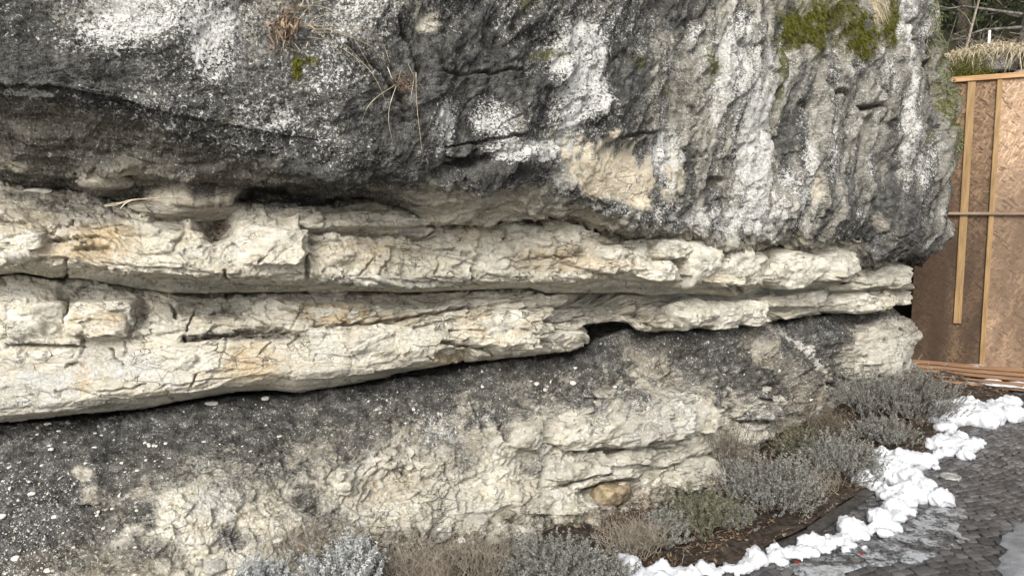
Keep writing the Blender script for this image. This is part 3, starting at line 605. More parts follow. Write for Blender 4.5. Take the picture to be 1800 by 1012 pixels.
#@@STONES
# ------------------------------------------------------------------ stones
def ico(sub):
    t = (1 + 5 ** .5) / 2
    v = [(-1, t, 0), (1, t, 0), (-1, -t, 0), (1, -t, 0), (0, -1, t), (0, 1, t), (0, -1, -t), (0, 1, -t), (t, 0, -1), (t, 0, 1), (-t, 0, -1), (-t, 0, 1)]
    f = [(0, 11, 5), (0, 5, 1), (0, 1, 7), (0, 7, 10), (0, 10, 11), (1, 5, 9), (5, 11, 4), (11, 10, 2), (10, 7, 6), (7, 1, 8), (3, 9, 4), (3, 4, 2), (3, 2, 6), (3, 6, 8), (3, 8, 9), (4, 9, 5), (2, 4, 11), (6, 2, 10), (8, 6, 7), (9, 8, 1)]
    v = [np.array(q, float) / np.linalg.norm(q) for q in v]
    for _ in range(sub):
        c = {}; nf = []
        def mid(a, b):
            k = (min(a, b), max(a, b))
            if k not in c: q = v[a] + v[b]; v.append(q / np.linalg.norm(q)); c[k] = len(v) - 1
            return c[k]
        for a, b, d in f:
            x, y, z = mid(a, b), mid(b, d), mid(d, a); nf += [(a, x, z), (b, y, x), (d, z, y), (x, y, z)]
        f = nf
    return np.array(v), f
ICO = [ico(k) for k in range(5)]
def rock_verts(seed, sub=3, boxy=.5, cuts=14, rough=.02):
    r_ = np.random.default_rng(seed); v, f = ICO[sub]; v = v.copy()
    p_ = 2 + 9 * boxy ** 2; v = v / (np.abs(v) ** p_).sum(1, keepdims=True) ** (1 / p_)
    for _ in range(cuts):
        n = r_.normal(size=3); n /= np.linalg.norm(n); d = r_.uniform(.72, .98) * (1 + .42 * boxy * (1 - np.abs(n).max()) * 2)
        e = v @ n - d; v = v - np.outer(np.clip(e, 0, None), n)
    if rough:
        for k, s in ((2.5, 1), (6, .55), (13, .35), (28, .25)):
            v = v + (rough * s) * np.stack([fbm(v[:, 0] * k + v[:, 2] * 1.7 * k, v[:, 1] * k - v[:, 2] * k * .6, 2, int(seed) % 50 + i) for i in range(3)], -1) * 3
    return v, f
def frame(n):
    n = n / np.linalg.norm(n); t = np.cross([0, 0, 1], n)
    if np.linalg.norm(t) < .05: t = np.array([1., 0, 0])
    t /= np.linalg.norm(t); return t, np.cross(n, t), n
def pxm(p): return p[1] / FPX                                     # metres per picture pixel at a point
WALLDIR = lambda u: (P(u + 30, 375, np.interp(u + 30, UC, dB)) - P(u - 30, 375, np.interp(u - 30, UC, dB)))
def block(pt, parent, u, v, w_, h_, seed, out=.35, label=None, mat='rock', depth=None, tilt=0, boxy=.8, name='stone', sub=4, masks=None):
    """a block of limestone bedded in a sheet of the cliff, about w_ x h_ pixels big"""
    p, n = on(pt, u, v); k = pxm(p); t = WALLDIR(u); t[2] = 0; t /= np.linalg.norm(t)
    fn = np.array([t[1], -t[0], 0.0]); up = np.array([0, 0, 1.0]); c, s = math.cos(R(tilt)), math.sin(R(tilt))
    fore = max(.45, abs(np.dot(t, np.cross([0, 0, 1], p / np.linalg.norm(p)))))
    hw = w_ / 2 * k / fore; hh = h_ / 2 * k; hd = depth or min(hw, hh * 1.5)
    vv, f = rock_verts(seed, sub, boxy, 12, .012)
    t2 = t * c + up * s; up2 = up * c - t * s
    ax, az = vv[:, 0] * hw / .07, vv[:, 2] * hh / .05; wa = .25 * fbm(ax * 1.5, az * 1.5, 2, seed % 20)
    fh = .020 * facet(ax + wa, az, seed % 97, 1.8)[0] + .008 * facet(ax * 2.7 + wa, az * 2.7, seed % 31, 1.8)[0] + .004 * fbm(ax * 4, az * 6, 3, seed % 13)
    vv = vv.copy(); vv[:, 1] += (fh * (depth is None)) / hd * (vv[:, 1] > -.2); vv[:, 2] += .10 * fh / hh * np.abs(vv[:, 2])
    q = p + fn * hd * (out - 1) + vv[:, :1] * hw * t2 + vv[:, 1:2] * hd * fn + vv[:, 2:] * hh * up2
    o = obj(name, q, f, M[mat], parent)
    if masks:
        attr(o.data, 'crust', np.tile(masks[:3], (len(q), 1))); attr(o.data, 'stain', np.tile(masks[3:], (len(q), 1)))
    if label: o['label'] = label
    return o
oU = [c for c in cliff.children if c.name == 'overhang'][0]; oA = [c for c in cliff.children if c.name == 'upper_ledge'][0]
for q in [(1385, 466, 84, 76, 1), (1455, 462, 86, 74, 2), (1272, 457, 52, 96, 3), (1222, 458, 56, 92, 4), (1537, 478, 72, 46, 5), (1588, 486, 40, 44, 6), (1322, 468, 50, 60, 8),
          (1163, 436, 62, 46, 7), (1150, 475, 60, 36, 9), (478, 430, 112, 74, 10), (862, 470, 66, 42, 11), (1068, 452, 70, 40, 12), (1500, 502, 80, 22, 13), (907, 402, 44, 30, 14), (30, 425, 80, 50, 16),
          (1005, 412, 50, 28, 17), (1120, 450, 30, 44, 18), (575, 395, 90, 14, 15), (690, 392, 100, 16, 19)]:
    block(PA, oA, *q[:4], 100 + q[4], boxy=.85, out=.16 if q[0] < 1100 else (.50 if q[4] in (1, 2, 3) else .42))
for q in [(1382, 521, 128, 28, 1), (1490, 527, 80, 44, 2), (1541, 521, 46, 34, 3), (1574, 518, 34, 30, 4), (1312, 545, 58, 46, 5), (1268, 548, 44, 50, 6), (1212, 548, 74, 54, 7), (1398, 548, 84, 24, 8), (1445, 540, 50, 30, 9),
          (168, 562, 120, 62, 10), (40, 565, 110, 60, 11), (880, 578, 130, 64, 12), (1000, 597, 60, 26, 13), (590, 553, 110, 26, 14), (795, 630, 70, 22, 15), (15, 628, 50, 34, 16), (90, 632, 70, 34, 17), (360, 640, 90, 44, 18)]:
    block(PB, ledgeB, *q[:4], 200 + q[4], boxy=.85, out=.12 if q[0] < 1100 else .48)
for q in [(698, 812, 56, 26, 2), (1078, 745, 190, 70, 3), (1190, 735, 110, 70, 4), (1320, 700, 66, 34, 5), (1300, 765, 70, 36, 7), (1212, 832, 92, 56, 8),
          (1130, 812, 110, 26, 11), (1010, 830, 90, 30, 12), (940, 900, 80, 36, 13), (605, 845, 34, 44, 14), (1230, 775, 80, 30, 15), (1180, 800, 50, 24, 16), (1000, 770, 60, 40, 17), (840, 930, 40, 28, 19)]:
    block(PS, slope, *q[:4], 300 + q[4], out=.16, boxy=.4, masks=(.0, .25, .1, 0, 0, .25 if q[4] != 2 else .8))
block(PU, oU, 338, 352, 200, 44, 401, out=.30, boxy=.1, depth=.12, label='pale lens-shaped rock lodged under the overhang', masks=(.05, .05, .3, 0, .35, .6))
block(PU, oU, 190, 293, 84, 30, 402, out=.3, boxy=.1, depth=.08, masks=(.05, .05, .3, 0, .35, .6))

def loose(name, label, cat, pt, u, v, w_, h_, seed, col='rock', group=None, masks=None, sub=2, boxy=.3, flat=.6, lift=.3):
    p, n = on(pt, u, v); k = pxm(p); t, b, n = frame(n); vv, f = rock_verts(seed, sub, boxy, 10, .01)
    h = h_ / 2 * k; wd = w_ / 2 * k; z = flat * min(h, wd)
    q = p + n * z * lift + vv[:, :1] * wd * t + vv[:, 1:2] * h * b + vv[:, 2:] * z * n
    o = obj(name, q, f, M[col], None, sub > 2); tag(o, label, cat, group)
    if masks: attr(o.data, 'crust', np.tile(masks[:3], (len(q), 1))); attr(o.data, 'stain', np.tile(masks[3:], (len(q), 1)))
    return o
def simple(name, c0, c1, sc=30, rough=.9, var=.5, bump=.4, spec=.2):
    n = NT(name); a = n.noise(sc, 5, .65); i = n.island()
    c = n.mix(n.step(a, .35, .68), c0, c1)
    if var: c = n.mix(n.math('MULTIPLY', i, var), c, tuple(q * .45 for q in c0))
    return n.out(c, rough, n.bump(a, bump, .006), spec)
M['chip'] = simple('pale_stone_chip', (.50, .48, .42), (.74, .72, .67), 60)
M['yellow_stone'] = simple('yellow_stone', (.13, .10, .062), (.34, .275, .175), 24, var=0, bump=.8)
M['soil'] = simple('dark_soil', (.018, .014, .011), (.070, .054, .041), 28, .85, 0, .9)
for lab, q in [('tan yellow stone tucked under the pale bedrock, right of the green grass sprout', (1084, 868, 80, 44, 11)), ]:
    loose('yellow_stone', lab, 'stone', PS, *q, col='yellow_stone', sub=4, boxy=.5, flat=1.0, lift=.15)
loose('dark_round_stone', 'dark grey round stone wedged in the slope above the grey shrubs', 'stone', PS, 1438, 740, 38, 30, 12, masks=(.62, .0, 0, 0, .2, .6), sub=3, flat=1.0)
loose('flat_stone', 'pale flat stone lying on the ledge under the overhang, far left', 'stone', PA, 68, 338, 44, 14, 13, 'chip', sub=3, lift=.8)
loose('grey_stone', 'pale grey pointed stone beside the silver shrub at the bottom edge', 'stone', PS, 376, 1000, 40, 26, 14, masks=(0, .3, 0, 0, 0, .7), sub=3, flat=.8, lift=.5)
BIG = {(4, 909): 'white angular stone at the left edge of the photo, low on the dark slope', (29, 982): 'blocky white stone near the bottom left corner', (91, 1003): 'wide flat white stone at the bottom edge near the left corner',
       (487, 950): 'flat white stone just above the silver shrubs', (372, 711): 'pale grey stone tucked right under the lower ledge edge, left of two', (467, 700): 'pale stone tucked right under the lower ledge edge, right of two',
       (490, 769): 'small bright chip in the middle of the dark band', (60, 872): 'white chip on the dark slope just above the stone at the left edge', (776, 929): 'small white stone above the dry brown shrub', (813, 951): 'upright pale stone above the dry brown shrub',
       (823, 980): 'tan stone among the dry stalks by the brown shrub', (1285, 930): 'white flat stone under the dull olive shrub', (85, 746): 'pale chip under the lower ledge edge at the far left'}
chips = [(93, 794, 11, 9), (17, 821, 8, 6), (4, 909, 16, 13), (29, 982, 17, 15), (91, 1003, 24, 10), (103, 912, 10, 8), (487, 950, 22, 9), (372, 711, 24, 13), (467, 700, 14, 10), (490, 769, 13, 6),
         (60, 872, 14, 9), (165, 785, 10, 6), (1007, 674, 12, 11), (1013, 645, 8, 6), (939, 676, 12, 9), (958, 686, 9, 8), (776, 929, 15, 7), (813, 951, 18, 20), (823, 980, 14, 14), (1285, 930, 26, 8), (85, 716 + 30, 14, 8)]
for i in range(46):
    u = rng.uniform(-10, 300) if rng.random() < .6 else rng.uniform(200, 1000); e = np.interp(u, [0, 1000], [770, 650])
    chips.append((u, rng.uniform(e, e + (230 if u < 250 else 90)), rng.uniform(5, 9), rng.uniform(4, 7)))
for i, (u, v, a_, b_) in enumerate(chips):
    big = i < 21 and a_ > 12
    loose('stone_chip', BIG.get((u, v)) if big else 'small white stone chip lying on the dark slope', 'stone chip', PS, u, v, a_, b_, 500 + i, 'chip',
          None if big else 'small white chips on the slope', sub=1, flat=.5)
def scatter(name, pt, mask, n, size, mat, seed, kind='stuff', label=None, cat=None, parent=None):
    r_ = np.random.default_rng(seed); nr, nc = pt['X'].shape
    q = mask[1:-1, 1:-NW].ravel(); q = q / q.sum(); idx = r_.choice(len(q), n, p=q)
    rr, cc = np.unravel_index(idx, (nr - 2, nc - NW - 1)); p = pt['p'][rr + 1, cc + 1]; N = pt['N'][rr + 1, cc + 1]
    base = np.array([(1, 0, 0), (-1, 0, 0), (0, 1, 0), (0, -1, 0), (0, 0, 1), (0, 0, -1)], float); fc = np.array([(0, 2, 4), (2, 1, 4), (1, 3, 4), (3, 0, 4), (2, 0, 5), (1, 2, 5), (3, 1, 5), (0, 3, 5)])
    s = size * (.4 + r_.exponential(.6, (n, 1, 1))) * p[:, None, 1:2] / 3
    A = r_.normal(size=(n, 3, 3)); A = np.linalg.qr(A)[0]
    vv = (base[None] * r_.uniform(.4, 1.1, (n, 6, 1)) * np.array([1, .7, .4])) @ A * s + p[:, None]
    f = (fc[None] + (np.arange(n) * 6)[:, None, None]).reshape(-1, 3)
    o = obj(name, vv.reshape(-1, 3), f, M[mat], parent, False); tag(o, label, cat, None, kind); return o
X_, V_ = PS['X'], PS['V']; tt = (V_ - np.interp(X_, UC, vB1)) / (np.interp(X_, UC, vBase) - np.interp(X_, UC, vB1))
dm = PS['masks'][0][0]; vis = ss(.0, .05, tt) * ss(1.0, .9, tt) * ss(-60, 0, X_)
scatter('rubble', PS, vis * (.15 + dm) * (.22 + 2.4 * ss(320, 0, X_) * ss(.1, .4, tt)), 3000, .0042, 'chip', 3, label='fine white stone crumbs strewn over the dark slope', cat='rubble')

#@@GROUND
# ------------------------------------------------------------------ ground, planting bed, road
def gp(u, v, z=0.0): d = gd(v, z); return P(u, v, d)
edge_px = [(-900, 1500), (0, 1400), (500, 1180), (900, 1085), (1150, 1030), (1300, 985), (1420, 930), (1510, 868), (1600, 812), (1660, 772), (1700, 738), (1745, 712), (1800, 700)]
edge = np.array([gp(*q) for q in edge_px])
ed_s = np.concatenate([[0], np.cumsum(np.hypot(*np.diff(edge[:, :2], axis=0).T))])
def edge_at(s): return np.stack([np.interp(s, ed_s, edge[:, i]) for i in range(3)], -1)
ub = np.linspace(-520, 1677, 260)
pb = P(ub, np.interp(ub, UC, vBase), np.interp(ub, UC, dBase)); pb = pb + np.stack([np.zeros(260), np.full(260, .12), np.zeros(260)], -1)
es = np.interp(ub, [-520, 0, 600, 900, 1150, 1250, 1350, 1450, 1570, 1677], [ed_s[0] + .1, ed_s[1] + .3, ed_s[2] + .1, ed_s[3], ed_s[4], ed_s[5] + .1, ed_s[6] + .1, ed_s[7] + .3, ed_s[9], ed_s[12]])
pe = edge_at(es); tt_ = np.linspace(0, 1, 70)[:, None, None]
pbed = pb[None] * (1 - tt_) + pe[None] * tt_
hgt = pb[None, :, 2] * (1 - tt_[..., 0]) ** 1.1 + .012 * tt_[..., 0]
pbed[..., 2] = hgt + .022 * fbm(pbed[..., 0] * 5, pbed[..., 1] * 5, 4, 90) + .006 * fbm(pbed[..., 0] * 40, pbed[..., 1] * 40, 3, 91) * (1 - tt_[..., 0] ** 4)
bed = obj('planting_bed', pbed.reshape(-1, 3), grid_faces(70, 260), M['soil']); tag(bed, 'narrow bed of dark brown soil at the foot of the cliff', kind='structure')
def bed_z(x, y):
    e = (pbed[..., 0] - x) ** 2 + (pbed[..., 1] - y) ** 2; k = np.unravel_index(np.argmin(e), e.shape); return pbed[k][2]
n = NT('ground_far'); M['ground'] = n.out(n.mix(n.noise(.6, 5), (.30, .30, .29), (.62, .63, .64)), .9)  # unseen ground coloured pale to bounce fill light up onto the cliff
g = obj('ground', [(-150, -150, -.05), (150, -150, -.05), (150, 200, -.05), (-150, 200, -.05)], [(0, 1, 2, 3)], M['ground']); tag(g, kind='structure')
n = NT('mortar'); M['joint'] = n.out(n.mix(n.noise(40, 5), (.012, .011, .010), (.05, .045, .04)), .75, n.bump(n.noise(120, 3), .6, .004))
gx, gy = np.meshgrid(np.linspace(-4, 9, 131), np.linspace(-1.5, 9.5, 126)); road_z = -.012 + .006 * fbm(gx * 2, gy * 2, 3, 92)
road = obj('road', np.stack([gx, gy, road_z], -1).reshape(-1, 3), grid_faces(126, 131), M['joint']); tag(road, 'road of small dark wet cobbles curving past the cliff', kind='structure')
n = NT('wet_cobble'); rr_ = n.objrand(); ii = n.island(); a1 = n.noise(55, 6, .7); a2 = n.noise(4, 4)
c = n.ramp(n.math('FRACT', n.math('ADD', rr_, ii)), (0, (.040, .039, .040)), (.4, (.068, .066, .066)), (.75, (.092, .089, .088)), (1, (.14, .136, .134)))
c = n.mix(n.step(a1, .58, .75, 0, .5), c, (.20, .195, .19)); c = n.mix(n.step(a1, .42, .3, 0, .6), c, (.02, .02, .02))
M['cobble'] = n.out(c, n.step(a2, .35, .65, .22, .62), n.bump(a1, .8, .006), .5)
def sett_mesh(seed, name='cobble'):
    r_ = np.random.default_rng(seed); c8 = []
    for sx, sy in ((-1, -1), (1, -1), (1, 1), (-1, 1)):
        cx, cy = sx * (1 + r_.normal(0, .09)), sy * (1 + r_.normal(0, .09)); k = .12 + r_.uniform(0, .12)
        a_ = (cx - sx * k, cy); b_ = (cx, cy - sy * k); c8 += [a_, b_] if sx * sy < 0 else [b_, a_]
    c8 = np.array(c8); rings = []
    for s, z in ((1.0, -.5), (1.0, -.14), (.94, -.02), (.78, .0)): rings.append(np.c_[c8 * s, np.full(8, z) + r_.normal(0, .02, 8) * (z > -.2)])
    v = np.concatenate(rings + [[[0, 0, .01 + r_.normal(0, .02)]]]); f = []
    for k in range(3): f += [(k * 8 + i, k * 8 + (i + 1) % 8, k * 8 + 8 + (i + 1) % 8, k * 8 + 8 + i) for i in range(8)]
    f += [(24 + i, 24 + (i + 1) % 8, 32) for i in range(8)]
    return v, f
def proj(p):
    x, y, z = p[..., 0], p[..., 1], p[..., 2] - EYE; dep = y * cp - z * sp; up = y * sp + z * cp
    return CX + FPX * x / dep, CY - FPX * up / dep
setts = []; A = R(24)
for row in range(-100, 230):
    yy = row * .043; x = -6 + rng.uniform(0, .1)
    while x < 9:
        L = rng.uniform(.040, .070); xc, yc = x + L / 2, yy + .10 * math.sin((x + .5) * 2.4) + rng.normal(0, .004)
        X0 = xc * math.cos(A) - yc * math.sin(A); Y0 = xc * math.sin(A) + yc * math.cos(A)
        setts.append((X0, Y0, L, A + .24 * math.cos((x + .5) * 2.4) + rng.normal(0, .05))); x += L + .004
def right_of_edge(x, y, m=.0):
    d, al = seg(np.array([x]), np.array([y]), [tuple(q[:2]) for q in edge]); 
    k = np.interp(y, edge[:, 1], edge[:, 0]); return x > k + m or y < np.interp(x, edge[:, 0], edge[:, 1]) - m * .6
setts = [q for q in setts if -2.5 < q[0] < 7.2 and -1 < q[1] < 7.4 and q[1] < 7.25 - (q[0] - 4.6) * .5 and right_of_edge(q[0], q[1], .085)]
pr = np.array([[q[0], q[1], 0] for q in setts]); uu, vv_ = proj(pr)
infr = (uu > -10) & (uu < 1815) & (vv_ > 690) & (vv_ < 1024) & (pr[:, 1] > 1)
order = np.argsort(np.where(infr, pr[:, 1], 99)); near = set(order[:296].tolist())
vars_ = []
for k in range(10):
    v, f = sett_mesh(700 + k); vars_.append((mesh('cobble', v, f, True), v, f))
    vars_[-1][0].materials.append(M['cobble'])
mb = MB()
for i, (x, y, L, an) in enumerate(setts):
    k = rng.integers(10); s = (L / 2 * .93, .0192, .028); z = rng.normal(0, .0022)
    if i in near:
        o = bpy.data.objects.new('cobble', vars_[k][0]); COL.objects.link(o); o.parent = road
        o.location = (x, y, z); o.rotation_euler = (rng.normal(0, .04), rng.normal(0, .04), an); o.scale = s
    elif -.5 < y:
        c_, s_ = math.cos(an), math.sin(an); v = vars_[k][1] * s; v = np.stack([v[:, 0] * c_ - v[:, 1] * s_, v[:, 0] * s_ + v[:, 1] * c_, v[:, 2]], -1) + (x, y, z); mb.add(v, vars_[k][2])
o = mb.build('cobbles', M['cobble'], road, True); o['kind'] = 'stuff'
# kerb of flat stones between the bed and the cobbles
M['kerb'] = simple('kerb_stone', (.028, .025, .022), (.075, .068, .06), 40, .5, 0, .5, .4)
kerb = empty('kerb', tuple(edge_at(ed_s[6]))); tag(kerb, 'line of flat dark kerb stones between the soil and the cobbles', kind='structure')
s = ed_s[2]
while s < ed_s[-1] - .3:
    L = rng.uniform(.24, .4); a_, b_ = edge_at(s), edge_at(s + L); t = b_ - a_; t /= np.linalg.norm(t); nn = np.array([-t[1], t[0], 0]) * -1
    m_ = MB(); m_.box((a_ + b_) / 2 + nn * .030 + (0, 0, -.022 + rng.normal(0, .002)), (L / 2 - .004, .030, .03), np.array([t, nn, [0, 0, 1]]).T, .002); m_.build('kerb_stone', M['kerb'], kerb); s += L
M['disc'] = simple('worn_metal', (.16, .16, .155), (.34, .34, .33), 90, .45, 0, .3, .5)
for lab, (u, v, rad) in {'small round metal disc set in the cobbles beyond the snow mound': (1671, 838, .055), 'round metal cover in the cobbles at the bottom edge': (1458, 1007, .06)}.items():
    c0 = gp(u, v); an = np.linspace(0, 2 * math.pi, 33)[:-1]; vs = []
    for r0, z in ((1, -.03), (1, .010), (.86, .012), (.82, .004), (.5, .004), (.42, .008), (0.01, .009)): vs += [(c0[0] + rad * r0 * math.cos(t), c0[1] + rad * r0 * math.sin(t), z) for t in an]
    f = [(k * 32 + i, k * 32 + (i + 1) % 32, k * 32 + 32 + (i + 1) % 32, k * 32 + 32 + i) for k in range(6) for i in range(32)]
    tag(obj('metal_disc', vs, f, M['disc']), lab, 'drain cover')

#@@SNOW
# ------------------------------------------------------------------ snow
n = NT('snow'); a = n.noise(30, 5, .6); b_ = n.noise(140, 3, .6)
gr = n.noise(190, 2, .5); sn = n.out(n.mix(n.step(gr, .70, .76, 0, .7), n.mix(n.step(a, .3, .7), (.46, .48, .51), (.575, .585, .605)), (.12, .11, .10)), .55, n.bump(n.math('ADD', a, n.math('MULTIPLY', b_, .3)), .45, .012), .3)
n.b.inputs['Subsurface Weight'].default_value = .25; n.b.inputs['Subsurface Radius'].default_value = (.012, .014, .016); n.b.inputs['Subsurface Scale'].default_value = 1
M['snow'] = sn
def snow(name, label, cat, lumps, voxel=.013, group=None, seed=0):
    """lumps: (u, v of the foot in the picture, radius in metres); fused into one body of snow"""
    mb = MB(); r_ = np.random.default_rng(seed)
    for (u, v, rad) in lumps:
        rad *= .84 if name == 'snow_mound' else 1
        c0 = gp(u, v); vv, f = ICO[2]; k = 1 + .38 * np.stack([fbm(vv[:, 0] * 1.6 + u, vv[:, 1] * 1.6 + vv[:, 2], 3, 95)], -1)
        mb.add(vv * k * rad * r_.uniform(.8, 1.2, 3) * (1, 1, .85) + c0 + (0, rad * .4, rad * r_.uniform(.3, .55)), f)
    o = mb.build(name, M['snow'], None, True)
    md = o.modifiers.new('remesh', 'REMESH'); md.mode = 'VOXEL'; md.voxel_size = voxel
    m2 = o.modifiers.new('slump', 'SMOOTH'); m2.factor = .6; m2.iterations = 4
    me = bpy.data.meshes.new_from_object(o.evaluated_get(bpy.context.evaluated_depsgraph_get())); me.name = name
    o.modifiers.clear(); o.data = me
    co = np.zeros(len(me.vertices) * 3, np.float32); no = co.copy(); me.vertices.foreach_get('co', co); me.vertices.foreach_get('normal', no); co = co.reshape(-1, 3); no = no.reshape(-1, 3)
    h = .020 * fbm(co[:, 0] * 22 + co[:, 2] * 15, co[:, 1] * 22 - co[:, 2] * 12, 3, 96) + .011 * fbm(co[:, 0] * 60 + co[:, 2] * 40, co[:, 1] * 60 - co[:, 2] * 30, 2, 97)
    co = co + no * h[:, None]; me.vertices.foreach_set('co', co.ravel().astype(np.float32)); me.polygons.foreach_set('use_smooth', [True] * len(me.polygons)); me.update()
    if not me.materials: me.materials.append(M['snow'])
    return tag(o, label, cat, group)
def along(pts, n, r0, r1, spread, seed, mind=.0):
    r_ = np.random.default_rng(seed); pts = np.array(pts, float); t = np.linspace(0, len(pts) - 1, n); out = []
    for q in t:
        u, v, wd = (np.interp(q, range(len(pts)), pts[:, i]) for i in range(3)); out.append((u + r_.normal(0, spread), v + r_.uniform(-1, 1) * wd, r_.uniform(r0, r1)))
    return out
snow('snow_bank', 'long low bank of melting snow curving from the bottom edge past the soil bed', 'snow bank',
     along([(1095, 1018, 4), (1160, 1022, 10), (1230, 1010, 8), (1300, 1002, 8), (1380, 986, 12), (1450, 965, 12), (1520, 948, 14), (1570, 925, 14), (1592, 895, 8)], 190, .010, .034, 9, 1)
     + [(1105, 1008, .055), (1165, 1012, .04), (1330, 990, .05), (1425, 960, .05), (1500, 940, .06), (1550, 925, .065), (1575, 905, .06)], seed=1)
snow('snow_mound', 'broad lumpy snow mound beside the grey shrubs in the middle of the row', 'snow mound',
     [(1525, 855, .09), (1512, 852, .05), (1548, 845, .11), (1540, 862, .06), (1565, 832, .10), (1552, 812, .07), (1580, 850, .11), (1605, 860, .11), (1625, 872, .085), (1598, 880, .08), (1570, 878, .06), (1575, 815, .06), (1636, 882, .06), (1560, 880, .05), (1590, 895, .07), (1615, 885, .06)], seed=2)
snow('snow_mound', 'far flat snow mound in front of the wooden boards', 'snow mound', along([(1655, 755, 6), (1680, 742, 10), (1715, 745, 10), (1750, 740, 10), (1785, 738, 5)], 34, .06, .11, 6, 3) + along([(1668, 718, 4), (1720, 716, 4), (1790, 718, 4)], 16, .05, .08, 8, 9) + [(1665, 762, .09), (1650, 748, .07), (1668, 735, .1), (1690, 730, .09), (1730, 728, .09), (1770, 728, .08)], .018, seed=3)
snow('snow_mound', 'small knobbly snow heap between the far mound and the manhole disc', 'snow mound', along([(1652, 790, 3), (1680, 785, 8), (1700, 798, 6)], 12, .05, .075, 5, 4) + [(1690, 775, .06), (1668, 800, .05), (1650, 806, .05), (1700, 806, .06), (1672, 768, .05)], .015, seed=4)
snow('snow_lump', 'round snow lump lying alone on the cobbles right of the broad mound', 'snow lump', [(1657, 886, .068), (1664, 884, .05)], seed=5)
snow('snow_lump', 'small oblong snow lump on the cobbles right of the knobbly heap', 'snow lump', [(1713, 787, .045), (1720, 785, .045)], seed=6)
snow('snow_lump', 'low row of snow lumps behind the broad mound', 'snow lump', [(1590, 822, .075), (1600, 820, .08), (1610, 820, .075), (1620, 822, .07), (1630, 822, .06)], seed=7)
snow('snow_lump', 'tiny snow lump on the kerb behind the broad mound', 'snow lump', [(1645, 826, .026)], .008, seed=8)
# thin slush and ice on the cobbles
n = NT('thin_ice'); a = n.noise(9, 6, .65); a2 = n.noise(60, 4, .7)
n.out((.38, .40, .42), .28, n.bump(a2, .4, .004), .5); tr = n.nd('ShaderNodeBsdfTransparent'); mx = n.nd('ShaderNodeMixShader'); mo = n.t.nodes['Material Output']
n.put(mx.inputs[0], n.step(n.math('ADD', a, n.math('MULTIPLY', a2, .6)), .72, .92, 0, .75)); n.put(mx.inputs[1], tr.outputs[0]); n.put(mx.inputs[2], n.b.outputs[0]); n.put(mo.inputs[0], mx.outputs[0]); M['ice'] = n.m
n = NT('ice_glaze'); a = n.noise(7, 5, .6); n.out((.34, .37, .40), .16, n.bump(a, .3, .004), .6); tr = n.nd('ShaderNodeBsdfTransparent'); mx = n.nd('ShaderNodeMixShader'); mo = n.t.nodes['Material Output']
n.put(mx.inputs[0], n.step(a, .3, .7, .35, .7)); n.put(mx.inputs[1], tr.outputs[0]); n.put(mx.inputs[2], n.b.outputs[0]); n.put(mo.inputs[0], mx.outputs[0]); M['glaze'] = n.m
def sheet(name, px, mat, label, cat, z=.012, rag=.03):
    pts = np.array([gp(*q) for q in px]); c0 = pts.mean(0); out = []
    for i in range(len(pts)):
        for t in np.linspace(0, 1, 9)[:-1]:
            q = pts[i] * (1 - t) + pts[(i + 1) % len(pts)] * t; d = (q - c0) / np.linalg.norm(q - c0); out.append(q + d * rag * fbm(q[:1] * 9, q[1:2] * 9, 3, 98)[0] * 3)
    out = np.array(out); m = len(out); ins = c0 + (out - c0) * .9
    v = np.concatenate([out * (1, 1, 0) + (0, 0, z - .006), ins * (1, 1, 0) + (0, 0, z), [[c0[0], c0[1], z + .001]]])
    f = [(i, (i + 1) % m, m + (i + 1) % m, m + i) for i in range(m)] + [(m + i, m + (i + 1) % m, 2 * m) for i in range(m)]
    return tag(obj(name, v, f, M[mat]), label, cat)
sheet('slush_patch', [(1370, 1000), (1480, 972), (1590, 925), (1640, 890), (1690, 900), (1700, 950), (1640, 985), (1520, 1000), (1420, 1022)], 'ice', 'thin patchy slush melting on the cobbles in front of the snow bank', 'slush')
sheet('ice_sheet', [(1762, 1030), (1756, 1000), (1768, 940), (1790, 922), (1850, 905), (1930, 910), (1960, 1040), (1850, 1090)], 'glaze', 'pale glaze of ice on the cobbles in the bottom right corner', 'ice', .016, .015)
M['red'] = simple('red_leaf', (.10, .012, .010), (.26, .03, .02), 40)
for i, (u, v, s_) in enumerate([(1322, 985, 9), (1391, 988, 10), (1502, 973, 9)]):
    c0 = gp(u, v - 8, .0) * (1, 1, 0) + (0, -.07, .05 if i == 0 else .012); k = pxm(c0) * s_ * .6; vv = np.array([(-1.2, 0, 0), (-.3, .1, .6), (.5, 0, .7), (1.2, .1, .2), (.6, -.1, -.5), (-.4, 0, -.4), (0, -.25, .1)]) * k
    tag(obj('red_leaf', vv + c0, [(0, 1, 6), (1, 2, 6), (2, 3, 6), (3, 4, 6), (4, 5, 6), (5, 0, 6)], M['red']), ['small red leaf stuck upright in the snow bank, leftmost of the red ones', 'small red leaf at the foot of the snow bank, middle of the red ones', 'small dark red leaf on the slush, rightmost of the red ones'][i], 'leaf')

